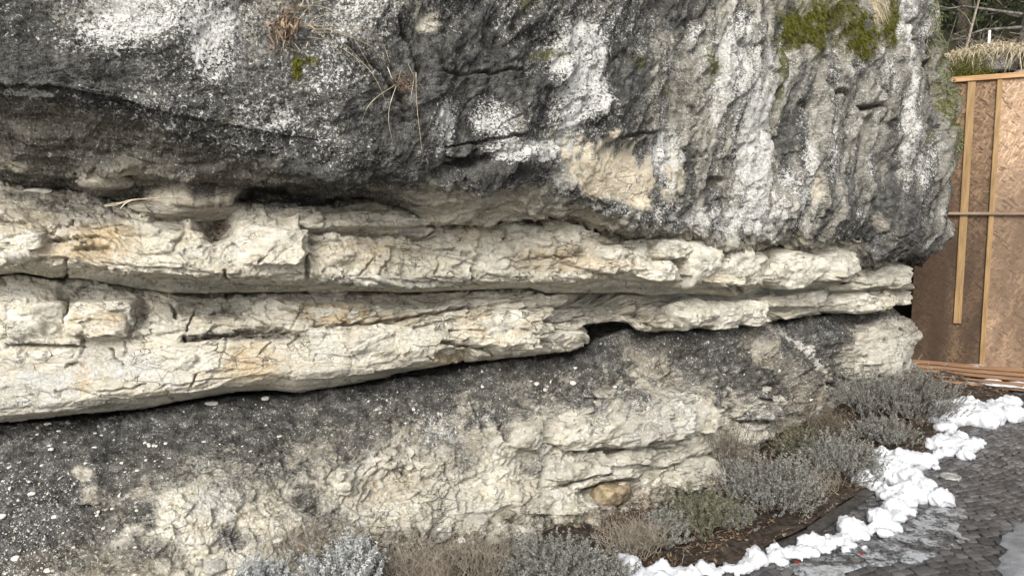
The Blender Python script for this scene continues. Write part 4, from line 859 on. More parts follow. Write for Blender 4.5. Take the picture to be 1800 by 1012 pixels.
#@@FENCE
# ------------------------------------------------------------------ board fence and planks
def osb(name, base, dark, wet):
    n = NT(name); ob = n.objrand()
    def strands(ang, sc):
        m = n.nd('ShaderNodeMapping', vector_type='TEXTURE'); n.put(m.inputs[0], n.co); m.inputs['Rotation'].default_value = (0, ang, 0); m.inputs['Scale'].default_value = (1, 1, 4)
        nn = n.nd('ShaderNodeTexNoise'); n.put(nn.inputs[0], n.co); nn.inputs['Scale'].default_value = 4
        vv = n.nd('ShaderNodeTexVoronoi', feature='F1'); ad = n.nd('ShaderNodeVectorMath', operation='MULTIPLY_ADD'); n.put(ad.inputs[0], nn.outputs[1]); ad.inputs[1].default_value = (.09, .09, .09); n.put(ad.inputs[2], m.outputs[0])
        n.put(vv.inputs[0], ad.outputs[0]); vv.inputs['Scale'].default_value = sc; q = n.nd('ShaderNodeSeparateColor'); n.put(q.inputs[0], vv.outputs[1]); return q.outputs[0], q.outputs[1]
    a, a_ = strands(.5, 78); b, b_ = strands(-.9, 70); c, c_ = strands(1.5, 88)
    col = n.ramp(n.math('ADD', n.math('MULTIPLY', a, .5), n.math('MULTIPLY', b, .5)), (.1, dark), (.5, base), (.95, tuple(min(1, q * 1.3) for q in base)))
    col = n.mix(n.step(c_, .7, .75, 0, .6), col, n.ramp(c, (0, dark), (1, tuple(min(1, q * 1.9) for q in base))))
    col = n.mix(n.step(a_, .86, .9, 0, .8), col, tuple(min(1, q * 1.8) for q in base)); col = n.mix(n.step(b_, .88, .92, 0, .7), col, tuple(q * .35 for q in dark))
    st = n.noise(1.6, 6, .6, n.scale((1.6, 1.6, .5)), .5)
    col = n.mix(n.step(st, .45, .68, 0, wet), col, tuple(q * .5 for q in dark))
    z = n.nd('ShaderNodeSeparateXYZ'); n.put(z.inputs[0], n.co)
    col = n.mix(n.math('MULTIPLY', n.step(z.outputs[2], .9, 0, 0, .75), n.step(st, .3, .55, .5, 1)), col, tuple(q * .38 for q in dark))
    return n.out(col, .75, n.bump(n.math('ADD', a, n.math('MULTIPLY', c, .7)), .35, .004), .3)
M['osb_dark'] = osb('shaded_chipboard', (.17, .11, .066), (.09, .055, .033), .75)  # base colour darkened for the panel's shade; wet stains mixed over it
M['osb_pale'] = osb('pale_chipboard', (.34, .235, .155), (.235, .155, .10), .4)
def wood(name, c0, c1, axis=2):
    n = NT(name); s = [14, 14, 14]; s[axis] = 1.0
    a = n.noise(3, 7, .65, n.scale(tuple(s)), .4); b = n.noise(2.0, 4); 
    c = n.mix(n.step(a, .32, .68), c0, c1); c = n.mix(n.step(b, .55, .75, 0, .55), c, tuple(q * .45 for q in c0)); c = n.mix(n.math('MULTIPLY', n.objrand(), .5), c, tuple(q * .5 for q in c1))
    return n.out(c, .7, n.bump(a, .4, .004), .3)
M['batten'] = wood('yellow_batten', (.20, .125, .055), (.36, .235, .11)); M['batten_grey'] = wood('grey_rail', (.18, .13, .09), (.30, .23, .17), 0); M['batten_top'] = wood('top_rail', (.30, .17, .075), (.50, .31, .16), 0)
M['plank'] = wood('wet_plank', (.10, .052, .027), (.28, .155, .078), 0)
F0 = np.array([4.454, 7.5, 0]); FD = np.array([.871, -.492, 0]); FN = np.array([-.492, -.871, 0]); FM = np.array([FD, -FN, [0, 0, 1]]).T
def fp(k, out=0.0, z=0.0): return F0 + FD * k + FN * out + np.array([0, 0, z])
def kof(u):                                                             # place along the fence for a picture column
    x = (u - CX) / FPX; return (x * F0[1] - F0[0]) / (FD[0] - x * FD[1])
fence = empty('board_fence', tuple(fp(.3))); tag(fence, 'tall hoarding of weathered brown chipboard panels with yellow battens, right of the cliff', 'fence')
Hf = 2.84
def fbox(name, k0, k1, z0, z1, o0, o1, mat, parent=fence, label=None):
    """a board in the fence's own axes"""
    hk, hz, ho = (k1 - k0) / 2, (z1 - z0) / 2, (o1 - o0) / 2; m = bpy.data.meshes.new(name); e = .003
    v = []
    for x, y, z in ((a, b, c) for a in (-1, 1) for b in (-1, 1) for c in (-1, 1)): v.append((x * hk, y * ho, z * hz))
    nx = 24 if hk > .3 else 1
    o = obj(name, v, [(0, 1, 3, 2), (4, 6, 7, 5), (0, 4, 5, 1), (2, 3, 7, 6), (0, 2, 6, 4), (1, 5, 7, 3)], M[mat], None, False)
    c0 = fp((k0 + k1) / 2, (o0 + o1) / 2, (z0 + z1) / 2); o.parent = parent
    b_ = o.modifiers.new('bevel', 'BEVEL'); b_.width = e; b_.segments = 1
    o.matrix_parent_inverse = Matrix.Translation(-parent.location) if parent else Matrix()
    o.location = tuple(c0); o.rotation_euler = (0, 0, math.atan2(FD[1], FD[0]))
    if label: o['label'] = label
    return o
k1_, k2_ = kof(1690), kof(1738)
fbox('panel', kof(1608), k2_ - .002, 0.01, Hf, 0, .018, 'osb_dark', label='damp-stained chipboard panel next to the cliff, its shade painted dark')
fbox('panel', k2_ + .002, kof(2050), 0.01, Hf + .01, .004, .022, 'osb_pale', label='paler chipboard panel at the right edge')
fbox('panel', kof(2052), kof(2050) + 2.4, 0.01, Hf + .01, .002, .020, 'osb_pale')
fbox('batten', k1_ - .034, k1_ + .034, .44, Hf - .005, .020, .042, 'batten')
fbox('batten', k2_ - .022, k2_ + .022, .03, Hf - .005, .024, .046, 'batten')
fbox('rail', kof(1560), kof(2200), 1.535, 1.562, .048, .075, 'batten_grey', label='thin grey horizontal rail at mid height')
fbox('top_board', kof(1560), kof(2200), Hf + .0, Hf + .05, -.05, .055, 'batten_top')
for i in range(5):
    out0 = .03 + i * .225; a0 = kof(1575) if i < 2 else kof(1600) - .2
    q = fbox('plank', kof(1560), kof(2100) + .2 * i, -.004, .034 - i * .002 + rng.normal(0, .002), out0, out0 + .150, 'plank', None)
    q.rotation_euler = (R(-17 - rng.uniform(0, 3)), 0, q.rotation_euler.z + R([0, .5, -.4, .8, -.6][i]))
    tag(q, ['wooden plank on the ground right against the fence, snow on its top', 'second wooden plank out from the fence', 'third wooden plank out from the fence, middle of the five', 'fourth wooden plank out from the fence, dusted with snow', 'wooden plank nearest the snow mound, mostly white with snow'][i], 'plank', 'wet orange planks lying side by side')
    cov = [.5, .12, .25, .5, .85][i]; r_ = np.random.default_rng(60 + i); k = kof(1690) if i else kof(1715)
    while k < kof(1840):
        L = r_.uniform(.07, .30)
        if r_.random() < cov:
            vv, f = ICO[2]; oo = out0 + r_.uniform(.10, .15); vv = vv * (1 + .9 * fbm(vv[:, :1] * 2.5 + k * 9, vv[:, 1:2] * 2 + vv[:, 2:], 3, 5))
            q = obj('snow_patch', (vv * (L / 2 * 1.1, r_.uniform(.018, .04), .009)) @ FM.T + fp(k + L / 2, oo, .036 - i * .002 + (oo - out0 - .075) * .32), f, M['snow'])
            tag(q, 'thin patch of snow on the %s plank out from the fence' % ['first', 'second', 'third', 'fourth', 'fifth'][i], 'snow', 'thin snow patches on the %s plank' % ['first', 'second', 'third', 'fourth', 'fifth'][i])
        k += L * .7
for i, (x, y, z, sx, sy, sz) in enumerate([(3.35, 9.4, 1.0, 1.3, .7, 1.6)]):
    vv, f = rock_verts(901 + i, 4, .6, 12, .03); o = obj('gap_filler', vv * (sx, sy, sz) + (x, y, z), f, M['rock']); attr(o.data, 'crust', np.tile((1.0, 0, 0), (len(vv), 1))); attr(o.data, 'stain', np.tile((0, 0, .5), (len(vv), 1)))  # rock mass added here, coloured black so the gap reads as deep shade
    tag(o, 'added black rock standing in for the shade in the gap between the cliff and the fence', 'rock')

#@@PLANTS
# ------------------------------------------------------------------ plants
def leafmat(name, c0, c1, rough=.75, sc=18):
    n = NT(name); i = n.math('ADD', n.math('MULTIPLY', n.island(), .45), n.step(n.noise(sc * 1.9, 2), .36, .66, 0, .62), clamp=True); c = n.mix(i, c0, c1); c = n.mix(n.step(n.noise(sc, 3), .35, .65, 0, .5), c, tuple(.6 * a + .2 * b for a, b in zip(c0, c1)))
    return n.out(c, rough, None, .2)
M['lav'] = leafmat('grey_green_leaf', (.075, .075, .062), (.36, .36, .33)); M['silver'] = leafmat('silver_leaf', (.24, .25, .245), (.60, .61, .60)); M['dull'] = leafmat('dull_green_leaf', (.055, .058, .032), (.24, .24, .17))
M['dry'] = leafmat('dry_twig', (.12, .10, .078), (.36, .31, .25)); M['twig'] = leafmat('grey_twig', (.07, .055, .04), (.19, .16, .125)); M['straw'] = leafmat('straw', (.36, .30, .20), (.68, .60, .45)); M['moss'] = leafmat('moss', (.030, .034, .005), (.20, .19, .024), sc=22)
M['grassg'] = leafmat('green_blade', (.06, .09, .02), (.22, .26, .07)); M['brownleaf'] = leafmat('dead_leaf', (.05, .032, .020), (.24, .165, .11)); M['redbrown'] = leafmat('rust_leaf', (.085, .055, .036), (.40, .29, .20))
M['ever'] = leafmat('evergreen_leaf', (.022, .034, .014), (.13, .15, .075)); M['bark'] = simple('grey_bark', (.06, .055, .045), (.24, .23, .21), 12, var=0, bump=.8); M['ivy'] = leafmat('ivy_leaf', (.05, .07, .02), (.20, .22, .12))
def blades(base, direc, length, width, segs=3, droop=.4, mb=None, r_=rng, side=None):
    """flat tapering blades, all at once: base (n,3), direc (n,3) -> vertices, quads"""
    nB = len(base); direc = direc / (np.linalg.norm(direc, axis=1, keepdims=True) + 1e-9); side = r_.normal(size=(nB, 3)) if side is None else side
    side = np.cross(direc, side); side /= np.linalg.norm(side, axis=1, keepdims=True) + 1e-9; vs = []
    for i in range(segs + 1):
        t = i / segs; w_ = (width * (1 - t) ** .7 * (.35 + 1.6 * t * (1 - t) + .65 * (i > 0)) * .8 + width * .06)[:, None]
        c0 = base + direc * (length * t)[:, None] + np.array([0, 0, -1]) * (droop * length * t * t)[:, None]
        vs += [c0 - side * w_, c0 + side * w_]
    v = np.stack(vs, 1).reshape(-1, 3); o_ = (np.arange(nB) * 2 * (segs + 1))[:, None]
    f = np.concatenate([o_ + np.array([[2 * i, 2 * i + 1, 2 * i + 3, 2 * i + 2]]) for i in range(segs)], 0)
    return v, f
def bulk(name, vf, mat, parent=None):
    vs = []; fs = []; n_ = 0
    for v, f in vf: vs.append(v); fs.append(f + n_); n_ += len(v)
    return obj(name, np.concatenate(vs), np.concatenate(fs), M[mat], parent, False)
def foliage_at(centres, dirs, nleaf, ll, lw, r_):
    c0 = np.repeat(centres, nleaf, 0); d0 = np.repeat(dirs, nleaf, 0); k = len(c0); d = d0 * .55 + r_.normal(size=(k, 3)) * .75; L = ll * r_.uniform(.6, 1.3, k)
    return blades(c0 + r_.normal(0, ll * .10, (k, 3)), d, L, lw * r_.uniform(.7, 1.3, k), 2, .1, r_=r_)
def shrub(label, u, v, rx, h, kind, seed, tufts=1300, ry=None, group='low grey shrubs along the foot of the cliff', nst=34, z=None, name='shrub', dd=0, ll=.0105, lw=.0023, shoot=.050):
    r_ = np.random.default_rng(seed); z0 = .05 if z is None else z
    for _ in range(3):
        p = gp(u, v, z0); z0 = bed_z(p[0], p[1]) if z is None else z
    p = P(u, v, gd(v, z0) + dd); p[2] = z0; ry = ry or rx; root = empty(name, tuple(p)); tag(root, label, 'shrub', group)
    th = r_.uniform(0, 2 * np.pi, nst); ra = r_.uniform(.05, 1, nst) ** .6; el = r_.uniform(.35, 1, nst)
    st = MB(); C_ = []; D_ = []
    lob = [(r_.normal(size=3), r_.uniform(.75, 1.15)) for _ in range(9)]
    per = max(3, int(tufts * 1.25) // nst)
    for i in range(nst):
        top = np.array([rx * ra[i] * math.cos(th[i]), ry * ra[i] * math.sin(th[i]), h * math.sqrt(max(.05, 1 - .75 * ra[i] ** 2)) * el[i]])
        top[:3] *= np.prod([1 + (s_ - 1) * max(0, np.dot(top, l_) / (np.linalg.norm(top) * np.linalg.norm(l_))) for l_, s_ in lob[:5]])
        midp = top * (.45, .45, .6) + r_.normal(0, .012, 3); b0 = np.array([r_.normal(0, rx * .12), r_.normal(0, ry * .12), -.02])
        pts = [b0, (b0 + midp) / 2 + r_.normal(0, .005, 3), midp, (midp + top) / 2 + r_.normal(0, .006, 3), top]; st.tube(np.array(pts) + p, .0035, .0012, 3)
        t = r_.uniform(.30, 1, per) ** .55; q = np.array([np.interp(t * 4, range(5), np.array(pts)[:, j]) for j in range(3)]).T
        sp_ = .125 * max(rx, h) * (.35 + t)[:, None]; q = q + np.clip(r_.normal(size=(per, 3)), -1.25, 1.25) * sp_ * (1, 1, .8); q[:, 2] = np.maximum(q[:, 2], .01)
        q = q[:max(2, per // 4)]; dv = q / (np.linalg.norm(q, axis=1, keepdims=True) + 1e-6) * .75 + np.array([0, 0, .75]) + r_.normal(size=q.shape) * .22
        dv /= np.linalg.norm(dv, axis=1, keepdims=True); Ls = shoot * r_.uniform(.6, 1.25, (len(q), 1)) * (.35 + .9 * min(1, h / .3)); bend = r_.normal(size=q.shape) * .12
        for a_, d_, l_ in zip(q, dv, Ls): st.tube(np.array([a_ - d_ * .01, a_ + d_ * l_ * .8]) + p, .0011, .0006, 3)
        for j in range(5): C_.append(q + dv * Ls * (j / 4.6) + bend * Ls * (j / 4) ** 2); D_.append(dv * (.5 + .35 * j / 4))
    st.build('stem', M['twig'], root)
    C_ = np.concatenate(C_) + p; D_ = np.concatenate(D_); v_, f_ = foliage_at(C_, D_, 9, ll, lw, r_); bulk('foliage', [(v_, f_)], kind, root)
    return root
def twigbush(label, u, v, rx, h, seed, nst=150, mat='dry', dd=0, lean=(0, 0, 0), leaf=None, group=None, r=.0016):
    r_ = np.random.default_rng(seed); z0 = .05
    for _ in range(3): p = gp(u, v, z0); z0 = bed_z(p[0], p[1])
    p = P(u, v, gd(v, z0) + dd); p[2] = z0; root = empty('dry_shrub', tuple(p)); tag(root, label, 'shrub', group); st = MB(); tips = []
    for i in range(nst):
        a = r_.uniform(0, 2 * np.pi); q = r_.uniform(0, 1) ** .7; b0 = p + (r_.normal(0, rx * .35), r_.normal(0, rx * .25), -.01)
        top = b0 + np.array([rx * q * math.cos(a), rx * .7 * q * math.sin(a), h * r_.uniform(.45, 1)]) + np.array(lean) * h; m_ = (b0 + top) / 2 + r_.normal(0, .012, 3) + (0, 0, .02)
        st.tube([b0, (b0 + m_) / 2, m_, (m_ + top) / 2 + r_.normal(0, .006, 3), top], r * 1.2, r * .5, 3); tips += [top, m_, (m_ + top) / 2]
        for _ in range(2):
            s0 = m_ + (top - m_) * r_.uniform(0, .8); st.tube([s0, s0 + r_.normal(0, .02, 3) + (0, 0, .03), s0 + r_.normal(0, .03, 3) + (0, 0, .06)], r * .7, r * .35, 3)
    st.build('stem', M[mat], root)
    if leaf:
        t = np.array(tips); v_, f_ = foliage_at(t, np.tile((0, 0, 1.0), (len(t), 1)), 3, .012, .002, r_); bulk('foliage', [(v_, f_)], leaf, root)
    return root
shrub('dense grey-green shrub at the cliff corner beside the wooden planks', 1612, 742, .31, .42, 'lav', 1, 2600, nst=60)
shrub('grey-green shrub against the pale bedrock, left of the corner shrub', 1520, 728, .24, .34, 'lav', 2, 1300, nst=44)
shrub('low grey-green shrub in front of the corner shrub, above the brown leaves', 1553, 778, .21, .19, 'lav', 3, 1300, nst=40)
shrub('rounded grey shrub left of the broad snow mound', 1478, 845, .22, .26, 'lav', 4, 1900, nst=50)
shrub('largest rounded grey shrub in the middle of the bed, below the pale rocks', 1350, 893, .28, .34, 'lav', 5, 2700, nst=60)
shrub('dull olive shrub left of the largest grey shrub, near the snow bank', 1232, 935, .22, .22, 'dull', 6, 1100, nst=40)
shrub('low dull green shrub tucked between the rounded grey shrubs and the brown slope', 1405, 815, .15, .24, 'dull', 19, 600, nst=30)
shrub('low grey-green shrub straggling over the soil in front of the largest grey shrub', 1290, 925, .12, .11, 'lav', 23, 420, nst=26)
twigbush('brown dead stalks over the soil between the two rounded grey shrubs', 1430, 868, .12, .09, 24, 90, 'dry', leaf='dull')
shrub('small greyish shrub at the left foot of the largest grey shrub', 1165, 955, .14, .15, 'lav', 7, 500, nst=26)
shrub('grey-green shrub at the bottom edge under the green grass sprout', 960, 1035, .26, .19, 'lav', 8, 1800, nst=46)
shrub('greyish shrub beside the near end of the snow bank', 1045, 1032, .15, .15, 'lav', 9, 900, nst=30)
shrub('silvery white shrub at the bottom edge, largest of the silver ones', 610, 1048, .19, .19, 'silver', 10, 1800, nst=44, group='silver shrubs at the bottom edge')
shrub('low silvery shrub right of the grey pointed stone', 455, 1040, .13, .09, 'silver', 11, 900, nst=30, group='silver shrubs at the bottom edge')
shrub('small silvery shrub behind the largest silver one', 600, 985, .10, .10, 'silver', 12, 300, nst=18, group='silver shrubs at the bottom edge')
twigbush('tall twiggy grey shrub leaning on the pale bedrock above the bed', 1285, 838, .14, .36, 13, 90, 'twig', leaf='lav')
twigbush('dry brown upright shrub at the bottom edge between the silver and grey shrubs', 745, 1042, .18, .17, 14, 260, 'dry')
twigbush('sparse dry twigs between the yellow stone and the snow bank', 1110, 975, .16, .14, 15, 120, 'dry', leaf='dull')
twigbush('sparse green and brown twigs behind the corner shrub, beside the bedrock', 1450, 775, .14, .22, 16, 90, 'twig', leaf='dull')
twigbush('dry grey twigs behind the silver shrubs', 520, 985, .14, .10, 17, 110, 'dry')
twigbush('dry twigs left of the greyish shrub near the snow bank', 850, 1020, .14, .15, 18, 130, 'dry', leaf='dull')
def sprout(label, u, v, n_, L, mat, seed, pt=None):
    r_ = np.random.default_rng(seed); p = gp(u, v, .06) if pt is None else on(pt, u, v)[0]; d = r_.normal(size=(n_, 3)) * (.45, .3, .15) + (0, -.2, 1)
    v_, f_ = blades(np.tile(p, (n_, 1)) + r_.normal(0, .008, (n_, 3)), d, L * r_.uniform(.6, 1.1, n_), np.full(n_, .0035), 5, .45, r_=r_); return tag(bulk('grass_sprout', [(v_, f_)], mat), label, 'grass')
sprout('green strappy grass sprout at the foot of the pale bedrock, left of the yellow stone', 1003, 925, 16, .12, 'grassg', 21, PS)
sprout('yellow-green grass sprout between the two rounded grey shrubs', 1413, 812, 9, .13, 'grassg', 22)
# leaf litter on the soil
def litter(n_, seed, weights, size=.012):
    r_ = np.random.default_rng(seed); k = r_.choice(pbed[..., 0].size, n_, p=(weights / weights.sum()).ravel()); p = pbed.reshape(-1, 3)[k] + (0, 0, .006) + r_.normal(0, .012, (n_, 3)) * (1, 1, .15)
    d = r_.normal(size=(n_, 3)) * (1, 1, .45); return blades(p, d, size * r_.uniform(.7, 2, n_), size * .33 * r_.uniform(.6, 1.3, n_), 2, -.2, r_=r_)
ub_ = np.broadcast_to(ub[None], pbed.shape[:2]); tr_ = np.broadcast_to(tt_[..., 0], pbed.shape[:2])
wl = ss(1000, 1200, ub_) * (.3 + ss(1.02, .6, tr_)) * (.2 + np.clip(fbm(pbed[..., 0] * 5, pbed[..., 1] * 5, 2, 99) + .4, 0, 1))
tag(bulk('leaf_litter', [litter(8000, 31, wl, .016)], 'brownleaf'), 'brown dead leaves scattered over the soil under the shrubs', 'leaf litter', None, 'stuff')
wl2 = ss(900, 700, ub_) * ss(-500, 0, ub_); tag(bulk('dead_twigs', [litter(1800, 32, wl2 + .001, .014)], 'dry'), 'dead grey-brown bits of stalk over the soil at the bottom edge', 'leaf litter', None, 'stuff')
# moss on the rock
def moss(label, pt, u, v, ru, rv, n_, seed, L=.021, mat='moss', name='moss_patch', cat='moss', hang=.6, ang=0, wdt=.0022):
    ru *= .92; rv *= 1.08; n_ = int(n_ * 1.1)
    m_ = blob(pt['X'], pt['V'], u, v, ru, rv, 1.1, .5, .9 * fbm(pt['a'] * 14, pt['b'] * 14, 3, seed), ang); r_ = np.random.default_rng(seed)
    nr, nc = m_.shape; w_ = m_.copy(); w_[:, -NW:] = 0; w_[pt['N'][..., 1] > 0] = 0; k = r_.choice(nr * nc, n_, p=(w_ / w_.sum()).ravel()); p = pt['p'].reshape(-1, 3)[k]; N = pt['N'].reshape(-1, 3)[k]
    v_, f_ = blades(p - N * .003 + r_.normal(0, .003, p.shape), N * .9 + r_.normal(size=p.shape) * .5 + (0, 0, -hang * .3), L * r_.uniform(.4, 1.3, n_) * (.5 + w_.ravel()[k]), np.full(n_, wdt), 2, hang, r_=r_); return tag(bulk(name, [(v_, f_)], mat), label, cat, None, 'stuff')
moss('dark green moss cushion near the top of the cliff, leftmost of the top patches', PU, 1408, 52, 32, 40, 3600, 41)
moss('mossy strip running down the rock between the two top cushions', PU, 1462, 30, 50, 34, 3600, 42, ang=18)
moss('hanging wedge of moss pointing down, centre of the top patches', PU, 1497, 72, 20, 34, 2400, 43)
moss('bright moss hanging beside the straw tuft at the cliff top', PU, 1549, 42, 28, 44, 3600, 44)
moss('small bright moss tuft under the dead leaf clump', PU, 524, 118, 8, 18, 500, 45, .010)
moss('tiny moss smear right of the bright moss tuft under the dead leaves', PU, 548, 110, 14, 7, 250, 46, .007)
moss('tiny moss in a hollow near the right edge of the cliff', PU, 1590, 180, 6, 16, 400, 47); moss('lowest tiny moss in a hollow at the right edge of the cliff', PU, 1634, 242, 7, 14, 400, 48)
moss('thin yellowish moss streak on the grey rock in the middle', PU, 1255, 112, 14, 26, 350, 49, .008)
moss('blond dry grass tuft hanging from the cliff top', PU, 1534, 10, 14, 18, 420, 50, .075, 'straw', 'dry_grass_tuft', 'dry grass', 1.3, 0, .0016)
# ivy creeping down the corner
def ivy():
    r_ = np.random.default_rng(51); X, V = PU['X'], PU['V']; um = X[:, -NW - 1][:, None]; m_ = ss(26, 6, um - X) * ss(300, 240, V) * ss(-60, -20, V); m_[:, -NW:] = 0; n_ = 1000; w_ = m_ * (fbm(PU['a'] * 8, PU['b'] * 6, 2, 3) > -.15)
    k = r_.choice(m_.size, n_, p=(w_ / w_.sum()).ravel()); p = PU['p'].reshape(-1, 3)[k]; N = PU['N'].reshape(-1, 3)[k]
    root = empty('ivy', tuple(p.mean(0))); tag(root, 'small-leaved ivy creeping down the right corner of the cliff', 'ivy')
    v_, f_ = blades(p + N * .02, N + r_.normal(size=p.shape) * .9, .022 * r_.uniform(.5, 1.4, n_), np.full(n_, .008), 2, .3, r_=r_); bulk('foliage', [(v_, f_)], 'ivy', root)
    st = MB()
    for i in range(14):
        u = r_.uniform(1640, 1668); q = [on(PU, u + 4 * math.sin(j), j * 24 - 20)[0] + (0, -.012, 0) for j in range(int(r_.integers(5, 12)))]; st.tube(q, .003, .0015, 3)
    st.build('stem', M['dry'], root)
ivy()
# clumps rooted in the overhang
def strand(st, p, pts, r0=.0015, off=.025):
    """pts: picture positions the strand passes; it hangs just clear of the rock"""
    q = []
    for i, (u, v) in enumerate(pts):
        s_, n_ = on(PU, u, v); q.append(s_ + np.array([0, -1, 0]) * (off + .05 * math.sin(math.pi * i / (len(pts) - 1))))
    q = np.array(q); t = np.linspace(0, len(q) - 1, 12); ks = np.arange(len(q))
    sm = np.stack([np.interp(t, ks, q[:, j]) for j in range(3)], -1)
    for _ in range(3): sm[1:-1] = (sm[:-2] + 2 * sm[1:-1] + sm[2:]) / 4
    st.tube(sm, r0, r0 * .5, 3)
cl = empty('dead_leaf_clump', tuple(on(PU, 512, 55)[0])); tag(cl, 'clump of curled brown dead leaves with long pale strands, rooted in the dark overhang', 'dry plant')
r_ = np.random.default_rng(52); q0 = np.array([on(PU, 508 + r_.normal(0, 15), 44 + r_.normal(0, 17))[0] for _ in range(210)]); q0[:, 1] -= r_.uniform(.005, .06, 210)
bulk('dead_leaves', [blades(q0, r_.normal(size=(210, 3)) * (1, .8, 1), .030 * r_.uniform(.4, 1.4, 210), .0048 * r_.uniform(.5, 1.4, 210), 3, .7, r_=r_)], 'redbrown', cl)
st = MB()
for pts in [[(545, 60), (600, 75), (650, 95), (672, 120)], [(540, 55), (600, 60), (650, 75), (668, 80)], [(550, 62), (580, 85), (612, 125)], [(555, 65), (600, 70), (640, 60), (665, 80), (682, 118)], [(600, 100), (650, 130), (675, 175), (677, 190)],
            [(552, 70), (610, 75), (632, 100), (650, 135)], [(530, 20), (546, 0), (550, 42)], [(520, 60), (560, 20), (600, 10)], [(548, 60), (565, 44), (570, 48)], [(545, 75), (600, 88), (620, 110), (640, 130)], [(600, 20), (630, 28), (650, 44)], [(505, 75), (508, 90), (510, 105)],
            [(520, 80), (535, 95), (538, 104)], [(512, 78), (498, 95), (508, 110)], [(540, 80), (545, 95), (536, 100)], [(560, 58), (640, 92), (664, 100), (684, 115)], [(560, 40), (600, 44), (640, 48)], [(530, 18), (570, 20), (600, 40), (645, 70)], [(535, 60), (590, 66), (620, 70)]]:
    strand(st, None, [(a + r_.normal(0, 2), b + r_.normal(0, 2)) for a, b in pts])
st.build('strand', M['straw'], cl)
cl2 = empty('dry_grass_clump', tuple(on(PU, 694, 150)[0])); tag(cl2, 'small rusty dry plant with thin drooping stalks in the middle of the overhang', 'dry plant'); st = MB()
for pts, w_ in [([(688, 155), (665, 175), (645, 195), (635, 217)], .0017), ([(690, 157), (685, 190), (683, 215), (688, 248)], .0014), ([(725, 135), (727, 170), (732, 210), (740, 262)], .0014), ([(675, 128), (685, 148), (692, 155)], .002), ([(712, 120), (722, 140), (740, 165)], .0010), ([(722, 145), (720, 170), (717, 185), (720, 198)], .0010), ([(696, 145), (705, 130), (712, 142)], .001)]: strand(st, None, pts, w_)
st.build('stalk', M['straw'], cl2)
q0 = np.array([on(PU, 704 + r_.normal(0, 10), 150 + r_.normal(0, 7))[0] for _ in range(170)]); q0[:, 1] -= r_.uniform(.004, .03, 170)
bulk('dead_leaves', [blades(q0, r_.normal(size=(170, 3)), .028 * r_.uniform(.5, 1.3, 170), np.full(170, .0011), 3, .3, r_=r_)], 'redbrown', cl2)
tw = MB(); b0 = P(238, 351, 2.80)
for pts in ([(0, 0, 0), (-.03, 0, -.004), (-.07, -.01, -.02), (-.11, -.01, -.025)], [(-.01, 0, 0), (-.035, -.01, -.015), (-.05, -.02, -.035)], [(-.05, 0, -.012), (-.075, .01, -.012), (-.12, .0, -.022)], [(0, 0, 0), (.06, .1, .01), (.1, .2, .01)]): tw.tube(np.array(pts) + b0, .0032, .0015, 4)
tag(tw.build('twig', M['straw'], None), 'pale forked dead twig poking out from under the overhang', 'twig')
for i, (u, v, rr_s) in enumerate([(941, 397, 6), (1052, 404, 8), (1194, 424, 7)]):
    q0, nn = on(PA, u, v); k = 46; base = np.tile(q0, (k, 1)) + r_.normal(0, .007, (k, 3)) + (0, -.012, .01)
    tag(bulk('root_tuft', [blades(base, r_.normal(size=(k, 3)) * .5 + (0, -.3, -1), .035 * r_.uniform(.4, 1.1, k), np.full(k, .003), 3, .2, r_=r_)], 'brownleaf'), ['small rusty root tuft in a crack of the pale ledge, leftmost of three', 'rusty root tuft in a crack of the pale ledge, middle of three', 'small rusty root tuft in a crack of the pale ledge, rightmost of three'][i], 'roots')

#@@BACK
# ------------------------------------------------------------------ bank, wall and trees beyond the fence
n = NT('bank_earth'); M['bank'] = n.out(n.mix(n.noise(6, 6), (.02, .022, .010), (.07, .06, .035)), .95, n.bump(n.noise(30, 4), .8, .02))
def bp(k, back, z): return F0 + FD * k - FN * back + np.array([0, 0, z])
ks = np.linspace(-4, 7, 110); prof = [(.95, -.1), (.95, 1.5), (.97, 2.95), (1.02, 3.28), (1.2, 3.36), (2.2, 3.45), (4, 4.2), (7, 6.0), (12, 9.5), (22, 16.5), (40, 24)]
vv = np.array([[bp(k * (1 + b_ * .12), b_, z) for k in ks] for b_, z in prof]); vv += np.stack([fbm(vv[..., 0] * .9, vv[..., 1] * .9 + vv[..., 2], 3, i) for i in (1, 2, 3)], -1) * np.array([p_[0] * .03 + .03 for p_ in prof])[:, None, None]
tag(obj('hillside', vv.reshape(-1, 3), grid_faces(len(prof), 110), M['bank']), 'dark wooded hillside rising behind the fence', kind='structure')
wall = empty('stone_wall', tuple(bp(.3, .8, 2.8))); tag(wall, 'low wall of rough grey stones showing above the fence top', 'wall'); k = -1.2; i = 0
while k < 2.6:
    L = rng.uniform(.16, .34)
    for row, z in enumerate((2.78, 2.96, 3.12)):
        q, f = rock_verts(950 + i, 3, .7, 9, .012); i += 1; o = obj('stone', (q * (L / 2 * 1.0, .14, .085)) @ FM.T + bp(k + L / 2 + row * .06, .78 + row * .03, z + rng.normal(0, .01)), f, M['rock'], wall)
        attr(o.data, 'crust', np.tile((.35, .3, 0), (len(q), 1))); attr(o.data, 'stain', np.tile((.0, .3, .8), (len(q), 1)))
    k += L
r_ = np.random.default_rng(61); n_ = 7000; kk = r_.uniform(-1.2, 2.8, n_); bb = r_.uniform(.62, 1.3, n_); base = np.array([bp(a, b, 3.22 + .10 * min(1, (b - .6) * 2) + .04 * math.sin(a * 5)) for a, b in zip(kk, bb)])
